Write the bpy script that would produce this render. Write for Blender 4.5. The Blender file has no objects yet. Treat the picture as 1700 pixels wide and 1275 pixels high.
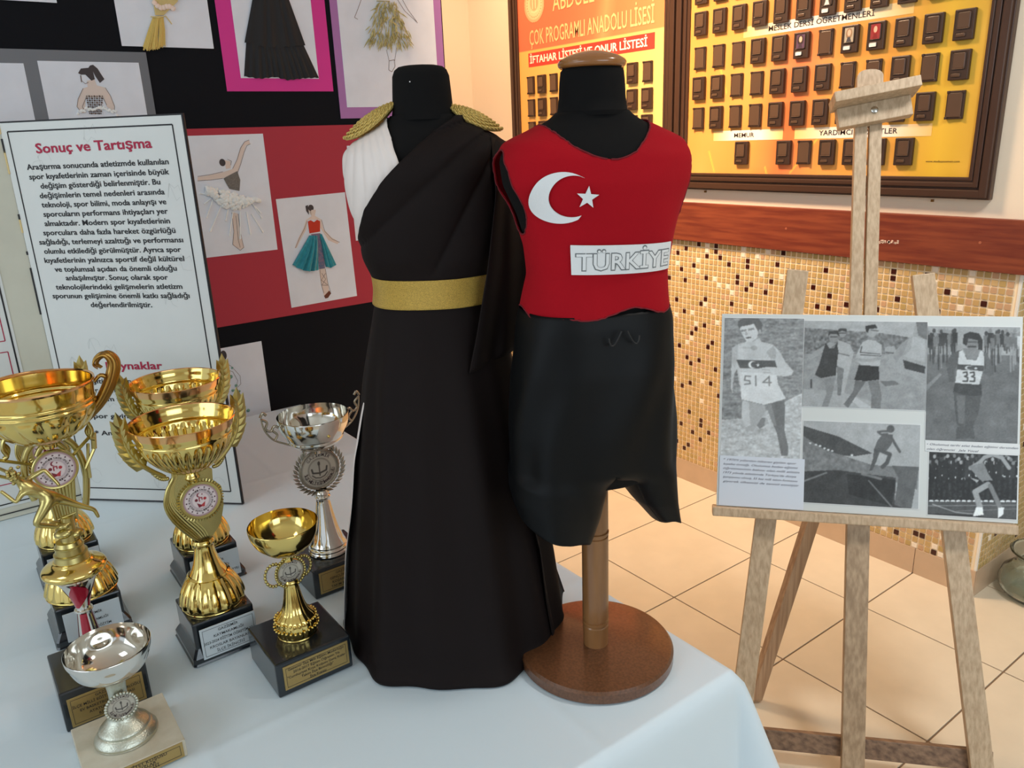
import bpy, bmesh, math, random
import numpy as np
from mathutils import Vector, Matrix
random.seed(7); rng = np.random.default_rng(7)
PI = math.pi
SC = bpy.context.scene
COL = SC.collection

# ------------------------------------------------------------------ camera, world, lights, exposure
CAM = np.array([1.1994, -2.6656, 1.5895]); FPX = 1303.85
cr = np.array([0.5971, 0.8013, -0.0378]); cu = np.array([-0.2197, 0.2086, 0.9530]); cf = np.array([-0.7715, 0.5607, -0.3006])
cf /= np.linalg.norm(cf); cr -= cf * (cr @ cf); cr /= np.linalg.norm(cr); cu = np.cross(cr, cf)
cd = bpy.data.cameras.new('camera'); cam = bpy.data.objects.new('camera', cd); COL.objects.link(cam)
cd.sensor_fit = 'HORIZONTAL'; cd.sensor_width = 36; cd.lens = 36 * FPX / 1700; cd.clip_start = .05
cam.matrix_world = Matrix(((cr[0], cu[0], -cf[0], CAM[0]), (cr[1], cu[1], -cf[1], CAM[1]), (cr[2], cu[2], -cf[2], CAM[2]), (0, 0, 0, 1)))
SC.camera = cam

w = bpy.data.worlds.new('world'); SC.world = w; w.use_nodes = True
w.node_tree.nodes['Background'].inputs[0].default_value = (.80, .90, 1.0, 1)
w.node_tree.nodes['Background'].inputs[1].default_value = .8

def area(name, loc, size, power, color, target=None, size_y=None):
    l = bpy.data.lights.new(name, 'AREA'); l.energy = power; l.color = color; l.size = size
    if size_y: l.shape = 'RECTANGLE'; l.size_y = size_y
    o = bpy.data.objects.new(name, l); COL.objects.link(o); o.location = loc
    d = Vector(target) - Vector(loc) if target else Vector((0, 0, -1))
    o.rotation_euler = d.to_track_quat('-Z', 'Y').to_euler()
    return o
def spread(o, d): o.data.spread = math.radians(d); return o
spread(area('warm_ceiling_lamp', (-1.15, -.95, 2.86), .5, 40, (1, .68, .42), (-1.0, .15, 1.0)), 95)
spread(area('warm_corner_lamp', (-2.0, -.62, 2.86), .4, 12, (1, .62, .34), (-2.2, .1, 1.2)), 120)
spread(area('corridor_ceiling_lamp', (1.1, -.9, 2.86), .5, 22, (1, .96, .90), (.6, -.2, 0)), 130)
area('table_ceiling_lamp', (-.1, -3.6, 2.86), .6, 5, (.86, .95, 1))
area('window_daylight', (3.9, -2.2, 1.9), 2.4, 32, (.74, .89, 1), (0, -2, .9), 1.5)
area('side_daylight', (.6, -5.8, 2.0), 2.4, 22, (.76, .90, 1), (0, -2, .8), 1.4)
SC.view_settings.view_transform = 'Standard'; SC.view_settings.look = 'None'
SC.view_settings.exposure = 0.0; SC.view_settings.gamma = 1.0; SC.view_settings.use_curve_mapping = False

# ------------------------------------------------------------------ helpers
def lin(c):
    return tuple(((v / 255) / 12.92 if v / 255 <= .04045 else ((v / 255 + .055) / 1.055) ** 2.4) for v in c)
def at(px, py, val, ax):            # where the sight line of a photo pixel meets the plane  axis = val  (a wall, a table top)
    d = cf + cr * (px - 850) / FPX - cu * (py - 637.5) / FPX
    return CAM + d * (val - CAM[ax]) / d[ax]
def on_plane(px, py, o, n):
    d = cf + cr * (px - 850) / FPX - cu * (py - 637.5) / FPX
    return CAM + d * ((np.asarray(o) - CAM) @ n) / (d @ n)
MATS = {}
def mat(name, rgb, rough=.6, metal=0., spec=.5, noise=None, bump=None, coat=0., rgb2=None, attr=None, sheen=0., trans=0., alpha=None, stretch=None, emit=0.):
    """procedural material: base colour (sRGB 0-255) broken up by noise=(scale, amount), relief bump=(scale, strength)"""
    if name in MATS: return MATS[name]
    m = bpy.data.materials.new(name); m.use_nodes = True; N = m.node_tree.nodes; L = m.node_tree.links
    b = N['Principled BSDF']; c = lin(rgb)
    b.inputs['Base Color'].default_value = (*c, 1); b.inputs['Roughness'].default_value = rough
    b.inputs['Metallic'].default_value = metal; b.inputs['Specular IOR Level'].default_value = spec
    if coat: b.inputs['Coat Weight'].default_value = coat; b.inputs['Coat Roughness'].default_value = .08
    if sheen: b.inputs['Sheen Weight'].default_value = sheen; b.inputs['Sheen Roughness'].default_value = .5
    if trans: b.inputs['Transmission Weight'].default_value = trans
    if alpha is not None: b.inputs['Alpha'].default_value = alpha
    tc = N.new('ShaderNodeTexCoord'); mp = N.new('ShaderNodeMapping'); L.new(tc.outputs['Object'], mp.inputs['Vector'])
    if stretch: mp.inputs['Scale'].default_value = stretch
    if attr:
        a = N.new('ShaderNodeAttribute'); a.attribute_name = attr; L.new(a.outputs['Color'], b.inputs['Base Color'])
        if emit: L.new(a.outputs['Color'], b.inputs['Emission Color']); b.inputs['Emission Strength'].default_value = emit
    elif noise or rgb2:
        n = N.new('ShaderNodeTexNoise'); n.inputs['Scale'].default_value = noise[0]; n.inputs['Detail'].default_value = 6
        L.new(mp.outputs[0], n.inputs['Vector'])
        r = N.new('ShaderNodeValToRGB'); c2 = lin(rgb2) if rgb2 else tuple(v * (1 - noise[1]) for v in c)
        r.color_ramp.elements[0].position = .35; r.color_ramp.elements[1].position = .65
        r.color_ramp.elements[0].color = (*c2, 1); r.color_ramp.elements[1].color = (*c, 1)
        L.new(n.outputs['Fac'], r.inputs['Fac']); L.new(r.outputs['Color'], b.inputs['Base Color'])
    if bump:
        n2 = N.new('ShaderNodeTexNoise'); n2.inputs['Scale'].default_value = bump[0]; n2.inputs['Detail'].default_value = 4
        L.new(mp.outputs[0], n2.inputs['Vector'])
        bm_ = N.new('ShaderNodeBump'); bm_.inputs['Strength'].default_value = bump[1]; bm_.inputs['Distance'].default_value = .01
        L.new(n2.outputs['Fac'], bm_.inputs['Height']); L.new(bm_.outputs['Normal'], b.inputs['Normal'])
    MATS[name] = m; return m
def link(name, me, m=None, parent=None, loc=None, smooth=False):
    o = bpy.data.objects.new(name, me); COL.objects.link(o)
    if m is not None and not me.materials:
        for k in (m if isinstance(m, (list, tuple)) else [m]): me.materials.append(k)
    if smooth: me.shade_smooth()
    if parent is not None: o.parent = parent
    if loc is not None: o.location = loc
    return o
def meshd(name, V, F, mi=None):
    me = bpy.data.meshes.new(name); me.from_pydata([tuple(map(float, v)) for v in V], [], F); me.update()
    if mi is not None: me.polygons.foreach_set('material_index', mi)
    return me
def fix(me):
    b = bmesh.new(); b.from_mesh(me); bmesh.ops.recalc_face_normals(b, faces=b.faces); b.to_mesh(me); b.free(); return me
def sharp(me, ang=35):
    me.shade_smooth(); me.set_sharp_from_angle(angle=math.radians(ang)); return me
class MB:
    """collects simple shapes into one mesh"""
    def __init__(s): s.b = bmesh.new()
    def box(s, lo, hi, bevel=0, M=None, mi=0):
        r = bmesh.ops.create_cube(s.b, size=1); vs = r['verts']
        for v in vs:
            v.co = Vector([lo[i] + (v.co[i] + .5) * (hi[i] - lo[i]) for i in range(3)])
        if bevel:
            es = list({e for v in vs for e in v.link_edges})
            q = bmesh.ops.bevel(s.b, geom=es, offset=bevel, segments=2, affect='EDGES', profile=.6)
            vs = list({v for f in q['faces'] for v in f.verts} | {v for v in vs if v.is_valid})
        if mi:
            for f in {f for v in vs for f in v.link_faces}: f.material_index = mi
        if M is not None: bmesh.ops.transform(s.b, matrix=M, verts=vs)
        return s
    def tube(s, pts, rad, n=8, caps=True, flat=1.0, mi=0):
        pts = [Vector(p) for p in pts]; rr = rad if isinstance(rad, (list, tuple)) else [rad] * len(pts)
        rings = []; t0 = (pts[1] - pts[0]).normalized(); up = Vector((0, 0, 1)) if abs(t0.z) < .9 else Vector((1, 0, 0))
        side = t0.cross(up).normalized()
        for i, p in enumerate(pts):
            t = (pts[min(i + 1, len(pts) - 1)] - pts[max(i - 1, 0)]).normalized()
            side = (side - t * side.dot(t)).normalized(); o = t.cross(side)
            rings.append([s.b.verts.new(p + (side * math.cos(a) + o * math.sin(a) * flat) * rr[i]) for a in [2 * PI * k / n for k in range(n)]])
        for a, b in zip(rings, rings[1:]):
            for k in range(n): s.b.faces.new((a[k], a[(k + 1) % n], b[(k + 1) % n], b[k])).material_index = mi
        if caps:
            s.b.faces.new(rings[0][::-1]).material_index = mi; s.b.faces.new(rings[-1]).material_index = mi
        return s
    def lathe(s, prof, n=48, c=(0, 0), flute=None, mi=0, rot=0, close=True):
        """prof = [(z, r)], flute(z index, angle) -> radius factor"""
        rings = []
        for i, (z, r) in enumerate(prof):
            if r <= 1e-6: rings.append([s.b.verts.new((c[0], c[1], z))]); continue
            rings.append([s.b.verts.new((c[0] + r * (flute(i, a) if flute else 1) * math.cos(a), c[1] + r * (flute(i, a) if flute else 1) * math.sin(a), z)) for a in [rot + 2 * PI * k / n for k in range(n)]])
        for a, b in zip(rings, rings[1:]):
            for k in range(n):
                k2 = (k + 1) % n
                if len(a) == 1 and len(b) == 1: continue
                if len(a) == 1: f = (a[0], b[k2], b[k])
                elif len(b) == 1: f = (a[k], a[k2], b[0])
                else: f = (a[k], a[k2], b[k2], b[k])
                s.b.faces.new(f).material_index = mi
        return s
    def prism(s, pts, t, M=None, mi=0):
        """flat outline (x, y) given thickness t along z"""
        a = [s.b.verts.new((p[0], p[1], 0)) for p in pts]; b = [s.b.verts.new((p[0], p[1], t)) for p in pts]; n = len(pts)
        s.b.faces.new(a[::-1]).material_index = mi; s.b.faces.new(b).material_index = mi
        for k in range(n): s.b.faces.new((a[k], a[(k + 1) % n], b[(k + 1) % n], b[k])).material_index = mi
        if M is not None: bmesh.ops.transform(s.b, matrix=M, verts=a + b)
        return s
    def ball(s, c, r, n=8, sc=(1, 1, 1)):
        q = bmesh.ops.create_uvsphere(s.b, u_segments=n, v_segments=max(4, n // 2 + 1), radius=r)
        for v in q['verts']: v.co = Vector((v.co.x * sc[0] + c[0], v.co.y * sc[1] + c[1], v.co.z * sc[2] + c[2]))
        return s
    def out(s, name, m, parent=None, loc=None, smooth=None, norm=True):
        if norm: bmesh.ops.recalc_face_normals(s.b, faces=s.b.faces)
        me = bpy.data.meshes.new(name); s.b.to_mesh(me); s.b.free()
        if smooth: sharp(me, smooth)
        return link(name, me, m, parent, loc)
def tag(o, label=None, cat=None, group=None, kind=None):
    if label: o['label'] = label
    if cat: o['category'] = cat
    if group: o['group'] = group
    if kind: o['kind'] = kind
    return o
def empty(name, loc=(0, 0, 0), label=None, cat=None, group=None, rz=0):
    o = bpy.data.objects.new(name, None); COL.objects.link(o); o.location = loc; o.rotation_euler = (0, 0, rz); o.empty_display_size = .05
    return tag(o, label, cat, group)
def frame(o, x, y, z=None):
    """matrix with local x, y axes (z = x cross y) at o"""
    x = Vector(x).normalized(); y = Vector(y); y = (y - x * y.dot(x)).normalized(); z = x.cross(y)
    return Matrix(((x.x, y.x, z.x, o[0]), (x.y, y.y, z.y, o[1]), (x.z, y.z, z.z, o[2]), (0, 0, 0, 1)))
_tc = {}
def glyphs(body, bold=0., shear=0., spacing=1.):
    k = (body, bold, shear, spacing)
    if k not in _tc:
        c = bpy.data.curves.new('lettering', 'FONT'); c.body = body; c.offset = bold; c.shear = shear; c.space_character = spacing; c.resolution_u = 2
        o = bpy.data.objects.new('lettering', c); me = bpy.data.meshes.new_from_object(o)
        V = np.array([v.co[:] for v in me.vertices]) if len(me.vertices) else np.zeros((0, 3)); F = [tuple(p.vertices) for p in me.polygons]
        bpy.data.objects.remove(o); bpy.data.curves.remove(c); bpy.data.meshes.remove(me); _tc[k] = (V, F)
    return _tc[k]
class Text:
    """collects fitted lines of lettering on surfaces into one mesh"""
    def __init__(s): s.V = []; s.F = []
    def add(s, body, p0, p1, up, cap, lift=.0004, bold=0., shear=0., spacing=1.):
        """baseline from p0 to p1 (3-D), capital height cap along up"""
        bold0 = bold; V, F = glyphs(body, min(bold, .006), shear, spacing)
        if not len(V): return s
        p0, p1, up = map(lambda q: np.asarray(q, float), (p0, p1, up)); x = p1 - p0; L = np.linalg.norm(x); x /= L
        up = up / np.linalg.norm(up); n = np.cross(x, up); n /= np.linalg.norm(n)
        a, b = V[:, 0].min(), V[:, 0].max()
        P = p0 + np.outer((V[:, 0] - a) / (b - a) * L, x) + np.outer(V[:, 1] / .7 * cap, up) + n * lift
        for j in ((0, 0), (1, 0), (0, 1), (1, 1)) if bold0 > .015 else ((0, 0),):
            k = sum(len(v) for v in s.V); s.V.append(P + x * cap * bold0 * 1.9 * j[0] + up * cap * bold0 * 1.0 * j[1] + n * .00004 * (j[0] + 2 * j[1])); s.F += [tuple(i + k for i in f) for f in F]
        return s
    def centre(s, body, c, x, up, cap, lift=.0004, bold=0., squeeze=1., maxw=None, shear=0.):
        V, F = glyphs(body, bold, shear, 1.)
        wd = (V[:, 0].max() - V[:, 0].min()) / .7 * cap * squeeze
        if maxw: wd = min(wd, maxw)
        x = np.asarray(x, float); x /= np.linalg.norm(x); c = np.asarray(c, float)
        return s.add(body, c - x * wd / 2, c + x * wd / 2, up, cap, lift, bold, shear)
    def ring(s, body, c, x, up, R, a0, a1, cap, lift=.0004, bold=0.02, inward=False):
        """letters round a circle from angle a0 to a1 (degrees, clockwise from the top)"""
        x = np.asarray(x, float); up = np.asarray(up, float); c = np.asarray(c, float); n = len(body)
        for i, ch in enumerate(body):
            if ch == ' ': continue
            a = math.radians(a0 + (a1 - a0) * (i + .5) / n); rad = x * math.sin(a) + up * math.cos(a); tan = x * math.cos(a) - up * math.sin(a)
            if inward: rad, tan = -rad, -tan
            base = c + (x * math.sin(a) + up * math.cos(a)) * (R + (cap if inward else 0)); wd = cap * .8
            s.add(ch, base - tan * wd / 2, base + tan * wd / 2, rad, cap, lift, bold)
        return s
    def out(s, m, parent=None, name='lettering', loc=None):
        return link(name, meshd(name, np.vstack(s.V), s.F), m, parent, loc)
# --- painter: flat printed pictures become colours on a fine flat grid
class Pic:
    def __init__(s, W, H, base, corners=None):
        s.W, s.H = W, H; s.a = np.ones((H, W, 3)) * (np.array(base if hasattr(base, '__len__') else [base] * 3)); s.y, s.x = np.mgrid[0:H, 0:W].astype(float)
        s.A = None
        if corners:      # crop coordinates of the top-left, top-right, bottom-left corners
            tl, tr, bl = map(np.array, corners); s.A = (np.array(tl, float), np.linalg.inv(np.array([np.subtract(tr, tl), np.subtract(bl, tl)], float).T))
    def q(s, p):
        if s.A is None: return (p[0] * (s.W - 1), p[1] * (s.H - 1))
        u = s.A[1] @ (np.array(p, float) - s.A[0]); return (u[0] * (s.W - 1), u[1] * (s.H - 1))
    def put(s, m, c, al=1.):
        c = np.array(c if hasattr(c, '__len__') else [c] * 3, float); m = (m * al)[..., None]; s.a = s.a * (1 - m) + c * m; return s
    def poly(s, P, c, al=1.):
        P = [s.q(p) for p in P]; ins = np.zeros(s.x.shape, bool); n = len(P)
        for i in range(n):
            (x0, y0), (x1, y1) = P[i], P[(i + 1) % n]
            if abs(y1 - y0) < 1e-9: continue
            ins ^= ((y0 > s.y) != (y1 > s.y)) & (s.x < (x1 - x0) * (s.y - y0) / (y1 - y0) + x0)
        return s.put(ins.astype(float), c, al)
    def ell(s, p, rx, ry, c, al=1.):
        a = s.q(p); b = s.q((p[0] + rx, p[1])); d = s.q((p[0], p[1] + ry)); rx = abs(b[0] - a[0]) + 1e-6; ry = abs(d[1] - a[1]) + 1e-6
        e = ((s.x - a[0]) / rx) ** 2 + ((s.y - a[1]) / ry) ** 2
        return s.put(np.clip((1.15 - e) / .3, 0, 1), c, al)
    def line(s, P, wd, c, al=1.):
        P = [s.q(p) for p in P]; k = np.hypot(*(np.array(s.q((wd, 0))) - np.array(s.q((0, 0))))) / 2 if s.A is not None else wd * s.W / 2
        m = np.zeros(s.x.shape)
        for (x0, y0), (x1, y1) in zip(P, P[1:]):
            L2 = (x1 - x0) ** 2 + (y1 - y0) ** 2 + 1e-9; t = np.clip(((s.x - x0) * (x1 - x0) + (s.y - y0) * (y1 - y0)) / L2, 0, 1)
            d = np.hypot(s.x - x0 - t * (x1 - x0), s.y - y0 - t * (y1 - y0)); m = np.maximum(m, np.clip(k + .5 - d, 0, 1))
        return s.put(m, c, al)
    def noise(s, cell, amp, region=None, cy=None):
        cy = cy or cell; gh, gw = int(s.H / cy) + 3, int(s.W / cell) + 3; g = rng.normal(0, 1, (gh, gw)); yy = s.y / cy; xx = s.x / cell
        i, j = yy.astype(int), xx.astype(int); fy, fx = yy - i, xx - j
        v = g[i, j] * (1 - fy) * (1 - fx) + g[i + 1, j] * fy * (1 - fx) + g[i, j + 1] * (1 - fy) * fx + g[i + 1, j + 1] * fy * fx
        m = np.ones(s.x.shape)
        if region:
            k = Pic(s.W, s.H, 0); k.A = s.A; k.poly(region, 1); m = k.a[..., 0]
        s.a = s.a + (v * amp * m)[..., None]; return s
    def mesh(s, name, o, x, y, parent=None, m=None, disc=False):
        """o = world position of the top-left corner, x / y = vectors along the width and down the height"""
        o, x, y = (np.asarray(k, float) for k in (o, x, y)); H, W = s.H, s.W
        u = np.linspace(0, 1, W); v = np.linspace(0, 1, H); uu, vv = np.meshgrid(u, v)
        V = o + uu[..., None] * x + vv[..., None] * y
        I = np.arange(W * H).reshape(H, W); F = np.stack([I[1:, :-1], I[1:, 1:], I[:-1, 1:], I[:-1, :-1]], -1).reshape(-1, 4)
        if disc:
            r = (uu - .5) ** 2 + (vv - .5) ** 2 < .2501; rf = (r[1:, :-1] & r[1:, 1:] & r[:-1, 1:] & r[:-1, :-1]).reshape(-1); F = F[rf]
        me = bpy.data.meshes.new(name); me.vertices.add(W * H); me.vertices.foreach_set('co', V.reshape(-1))
        me.loops.add(len(F) * 4); me.loops.foreach_set('vertex_index', F.reshape(-1).astype(np.int32)); me.polygons.add(len(F))
        me.polygons.foreach_set('loop_start', np.arange(0, len(F) * 4, 4, dtype=np.int32)); me.update(calc_edges=True)
        c = np.clip(s.a, 0, 255).reshape(-1, 3) / 255; c = np.where(c <= .04045, c / 12.92, ((c + .055) / 1.055) ** 2.4)
        at_ = me.color_attributes.new('ink', 'FLOAT_COLOR', 'POINT'); at_.data.foreach_set('color', np.concatenate([c, np.ones((len(c), 1))], 1).reshape(-1).astype(np.float32))
        return link(name, me, m or mat('printed ink on paper', (200, 200, 200), .55, attr='ink'), parent)

# ------------------------------------------------------------------ materials
M_wall = mat('cream wall paint', (240, 226, 205), .75, bump=(60, .03))
M_grout = mat('pale mosaic grout', (250, 232, 200), .8)
M_beige = [mat('beige glass mosaic', (196, 165, 112), .25), mat('tan glass mosaic', (203, 174, 125), .25), mat('pinkish glass mosaic', (200, 163, 128), .25), mat('olive glass mosaic', (186, 160, 104), .25)]
M_dark = mat('dark brown glass mosaic', (62, 22, 14), .2); M_white = mat('pearl glass mosaic', (244, 232, 214), .2)
M_floor = mat('cream ceramic floor tile', (224, 212, 190), .28, noise=(9, .06)); M_joint = mat('brown grey tile joint', (128, 106, 84), .9)
M_skirt = mat('taupe ceramic skirting tile', (205, 178, 150), .3, noise=(12, .08))
M_rail = mat('reddish brown wooden rail', (136, 68, 44), .38, rgb2=(110, 48, 34), noise=(5, .2), stretch=(1.2, 12, 14), bump=(20, .03))
M_frame = mat('dark brown frame moulding', (70, 48, 36), .32); M_frame_hi = mat('brown frame lip', (98, 68, 50), .3)
M_hold = mat('dark plastic photo holder', (60, 42, 32), .4); M_hold_in = mat('grey brown holder window', (92, 70, 54), .3)
M_cloth = mat('white satin tablecloth', (222, 236, 245), .5)
M_black = mat('black display cloth', (22, 23, 28), .95, spec=.2)
M_paper = mat('white drawing paper', (236, 240, 250), .7, noise=(14, .05)); M_ink = mat('black print ink', (34, 32, 36), .6); M_redink = mat('crimson print ink', (176, 26, 66), .6)
M_easel = mat('pale beech wood', (206, 182, 152), .45, rgb2=(180, 154, 124), noise=(4, .2), stretch=(34, 34, 1.6), bump=(30, .04))
M_easel_d = mat('streaked walnut brown wood', (150, 120, 96), .45, rgb2=(104, 80, 64), noise=(6, .2), stretch=(1, 14, 14))
M_gold = mat('polished gold plating', (234, 206, 124), .11, 1., bump=None); M_silver = mat('polished silver plating', (226, 222, 214), .1, 1.)
M_goldpale = mat('pale satin gold plating', (196, 180, 116), .28, 1.); M_antique = mat('antique silver relief', (150, 142, 128), .35, 1.)
M_frost = mat('frosted silver casting', (206, 206, 190), .38, 1., bump=(400, .12)); M_copper = mat('copper tinted gold rim', (244, 188, 128), .12, 1.)
M_base = mat('black polished trophy base', (24, 30, 36), .22, coat=.4); M_marble = mat('cream marble block', (214, 208, 190), .25, rgb2=(192, 182, 160), noise=(22, .2))
M_plate_g = mat('gold engraved plate', (176, 148, 92), .35, .6); M_plate_w = mat('silver white engraved plate', (205, 212, 216), .4, .1)
M_body = mat('black stretch mannequin fabric', (8, 7, 8), .9, spec=.25); M_cap = mat('varnished wood cap', (176, 120, 66), .22, rgb2=(150, 96, 50), noise=(8, .2), coat=.5)
M_pole = mat('varnished wooden pole', (150, 104, 62), .3, rgb2=(126, 84, 48), noise=(6, .2), stretch=(6, 6, 1), coat=.4)
M_mdf = mat('brown lacquered fibreboard', (112, 72, 46), .3, rgb2=(92, 58, 36), noise=(240, .2), coat=.35)
M_vest = mat('crimson knit fabric', (172, 3, 24), .9, spec=.25, noise=(7, .12), bump=(500, .12))
M_felt = mat('white felt', (232, 234, 236), .85, bump=(300, .08)); M_hem = mat('frayed dark red edge', (120, 20, 32), .9)
M_short = mat('black satin sports fabric', (8, 9, 11), .5, spec=.2, bump=(8, .12))
M_drape = mat('very dark brown crepe', (19, 9, 8), .75, spec=.22, bump=(420, .03)); M_wdrape = mat('ivory satin drape', (238, 226, 220), .5, sheen=.2)
M_goldtrim = mat('glittering gold braid', (255, 220, 124), .4, .2, noise=(600, .55), bump=(700, .4)); M_goldband = mat('glittering gold ribbon', (222, 182, 84), .38, .3, noise=(900, .45), bump=(900, .4))
M_glass = mat('clear pale green glass', (240, 248, 244), .03, trans=1., spec=.6)

# ================================================================== the room
X0, X1 = -2.74, .205          # left wall plane, outer corner of the tiled wall
wr = tag(MB().box((X0 - .12, .0, 0), (X1, 2.2, 3.0)).out('wall_right', M_wall), kind='structure')
wl = tag(MB().box((X0 - .12, -6.6, 0), (X0, 0, 3.0)).out('wall_left', M_wall), kind='structure')
tag(MB().box((X1, 2.2, 0), (4.6, 2.32, 3.0)).out('wall_back', M_wall), kind='structure')
wf = MB()
for a, b in ((-6.6, -5.2), (-3.6, -3.0), (-1.4, -.8), (.8, 2.32)): wf.box((4.6, a, 0), (4.72, b, 3.0))
wf.box((4.6, -5.2, 0), (4.72, .8, .9)).box((4.6, -5.2, 2.5), (4.72, .8, 3.0))
tag(wf.out('wall_front', M_wall), kind='structure')
tag(MB().box((X0 - .12, -6.6, 3.0), (4.72, 2.32, 3.06)).out('ceiling', mat('white ceiling paint', (238, 236, 230), .8)), kind='structure')
for x, y, s, c in ((-1.1, -.75, .62, (255, 214, 160)), (1.1, -.9, .56, (255, 238, 214)), (-.1, -3.6, .66, (240, 246, 255))):
    t = empty('ceiling_light', (x, y, 2.88), 'square flush ceiling light over the ' + {-1.1: 'notice boards', 1.1: 'easel and corner', -.1: 'trophy table'}[x], 'light')
    MB().box((-s / 2, -s / 2, .0), (s / 2, s / 2, .12), .01).out('lamp_housing', mat('white enamel', (235, 235, 235), .4), t)

fl = tag(MB().box((X0 - .12, -6.6, -.06), (4.72, 2.32, -.003)).out('floor', M_joint), kind='structure')
tm = MB().box((.0026, .0026, -.006), (.4474, .4474, 0), .0012).out('floor_tile', M_floor, fl); first = True
for i in range(-6, 9):
    for j in range(-5, 14):
        x, y = .45 * i, .11035 - .45 * j
        if y > -.1 and x < -.3 or x < X0 - .3: continue
        if first: o = tm; first = False
        else: o = tm.copy(); COL.objects.link(o)
        o.location = (x, y, 0)
# skirting tiles
def skirt(name, along, a0, a1, fixed, sgn):
    e = empty(name, (0, 0, 0)); e['kind'] = 'structure'; k = a0
    while k < a1 - .01:
        k2 = min(a1, (math.floor(k / .45 + 1e-6) + 1) * .45)
        lo, hi = ((k + .0015, fixed - .006, 0), (k2 - .0015, fixed, .101)) if along == 'x' else ((fixed, k + .0015, 0), (fixed + .006, k2 - .0015, .101))
        MB().box(lo, hi, .001).out('skirting_tile', M_skirt, e); k = k2
    return e
skirt('baseboard_right', 'x', X0 + .01, X1 + .006, 0, -1); skirt('baseboard_return', 'y', .0, 2.2, X1, 1)
# mosaic: pieces 20 mm at 23.4 mm pitch set in pale grout
G = tag(MB().box((X0, -.0015, .101), (X1, 0, 1.129)).box((X1, 0, .101), (X1 + .0015, 2.2, 1.129)).out('mosaic_grout', M_grout, wr), kind='stuff')
DARK = {(-46, 7), (-44, 2), (-44, 11), (-43, 5), (-43, 20), (-43, 40), (-42, 1), (-42, 7), (-42, 13), (-42, 28), (-42, 36), (-41, 22), (-41, 41), (-40, 4), (-40, 17), (-40, 23), (-40, 40), (-39, 0), (-39, 16), (-39, 37), (-38, 11), (-38, 22), (-37, 2), (-37, 6), (-37, 10), (-37, 15), (-37, 34), (-37, 35), (-37, 38), (-36, 19), (-35, 0), (-35, 1), (-35, 18), (-35, 26), (-35, 36), (-34, 2), (-34, 23), (-32, 3), (-31, 10), (-30, 5), (-30, 6), (-28, 2), (-28, 3), (-28, 7), (-27, 6), (-24, 7), (-23, 5), (-22, 2), (-21, 0), (-15, 5), (-14, 8), (-13, 2), (-12, 6), (-12, 8), (-9, 7), (-4, 7), (-2, 1), (-2, 2), (-1, 5), (3, 1), (3, 42), (5, 6), (6, 3), (6, 41), (7, 41), (9, 43), (11, 4)}
WHITE = {(-44, 4), (-44, 14), (-41, 19), (-40, 13), (-40, 18), (-39, 3), (-39, 5), (-39, 15), (-37, 0), (-37, 1), (-37, 11), (-35, 6), (-35, 12), (-34, 7), (-34, 14), (-32, 7), (-31, 8), (-29, 0), (-29, 1), (-27, 10), (-26, 1), (-25, 4), (-24, 0), (-21, 4), (1, 42), (4, 0), (4, 2), (6, 43), (7, 3), (8, 5), (9, 0), (9, 1), (9, 42), (10, 2), (10, 40), (10, 43), (12, 5)}
MM = M_beige + [M_dark, M_white]; protos = []
for m in MM:
    o = MB().box((-.0093, -.0045, -.0093), (.0093, -.0014, .0093), .0014).out('mosaic_tile', m, wr); protos.append(o)
pieces = []; stv = []; stf = []; sti = []
def kind_of(i, j):
    if (i, j) in DARK: return 4
    if (i, j) in WHITE: return 5
    r = random.random()
    if not (-47 < i < 15 and (j < 24 or j > 33)):
        if r < .035: return 4
        if r < .08: return 5
    return random.choices((0, 1, 2, 3), (6, 3, 1, 2))[0]
for i in range(-111, 15):
    for j in range(44):
        x, z = -.1475 + .02337 * i, 1.1165 - .02337 * j
        pieces.append((-x if (j < 11 or j > 34) else 50 - x, x, z, kind_of(i, j)))
pieces.sort(); used = set()
for n, (_, x, z, k) in enumerate(pieces):
    if n < 300:
        if k not in used: o = protos[k]; used.add(k)
        else: o = protos[k].copy(); COL.objects.link(o)
        o.location = (x, 0, z)
    else:
        b = len(stv); h = .0093; q = .0080
        stv += [(x - h, -.0014, z - h), (x + h, -.0014, z - h), (x + h, -.0014, z + h), (x - h, -.0014, z + h), (x - q, -.0045, z - q), (x + q, -.0045, z - q), (x + q, -.0045, z + q), (x - q, -.0045, z + q)]
        stf += [(b + 4, b + 5, b + 6, b + 7), (b, b + 1, b + 5, b + 4), (b + 1, b + 2, b + 6, b + 5), (b + 2, b + 3, b + 7, b + 6), (b + 3, b, b + 4, b + 7)]; sti += [k] * 5
for k, o in enumerate(protos):
    if k not in used: bpy.data.objects.remove(o)
tag(link('mosaic_tiles', meshd('mosaic_tiles', stv, stf, sti), MM, wr), kind='stuff')
stv = []; stf = []; sti = []
for i in range(80):
    for j in range(44):
        y, z = .0215 + .02337 * i, 1.1165 - .02337 * j; b = len(stv); h = .0093; q = .0080; X = X1; k = 4 if random.random() < .05 else 5 if random.random() < .05 else random.choice((0, 1, 3))
        stv += [(X + .0014, y - h, z - h), (X + .0014, y + h, z - h), (X + .0014, y + h, z + h), (X + .0014, y - h, z + h), (X + .0045, y - q, z - q), (X + .0045, y + q, z - q), (X + .0045, y + q, z + q), (X + .0045, y - q, z + q)]
        stf += [(b + 4, b + 5, b + 6, b + 7), (b, b + 1, b + 5, b + 4), (b + 1, b + 2, b + 6, b + 5), (b + 2, b + 3, b + 7, b + 6), (b + 3, b, b + 4, b + 7)]; sti += [k] * 5
tag(link('mosaic_tiles', meshd('mosaic_tiles', stv, stf, sti), MM, wr), kind='stuff')
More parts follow.
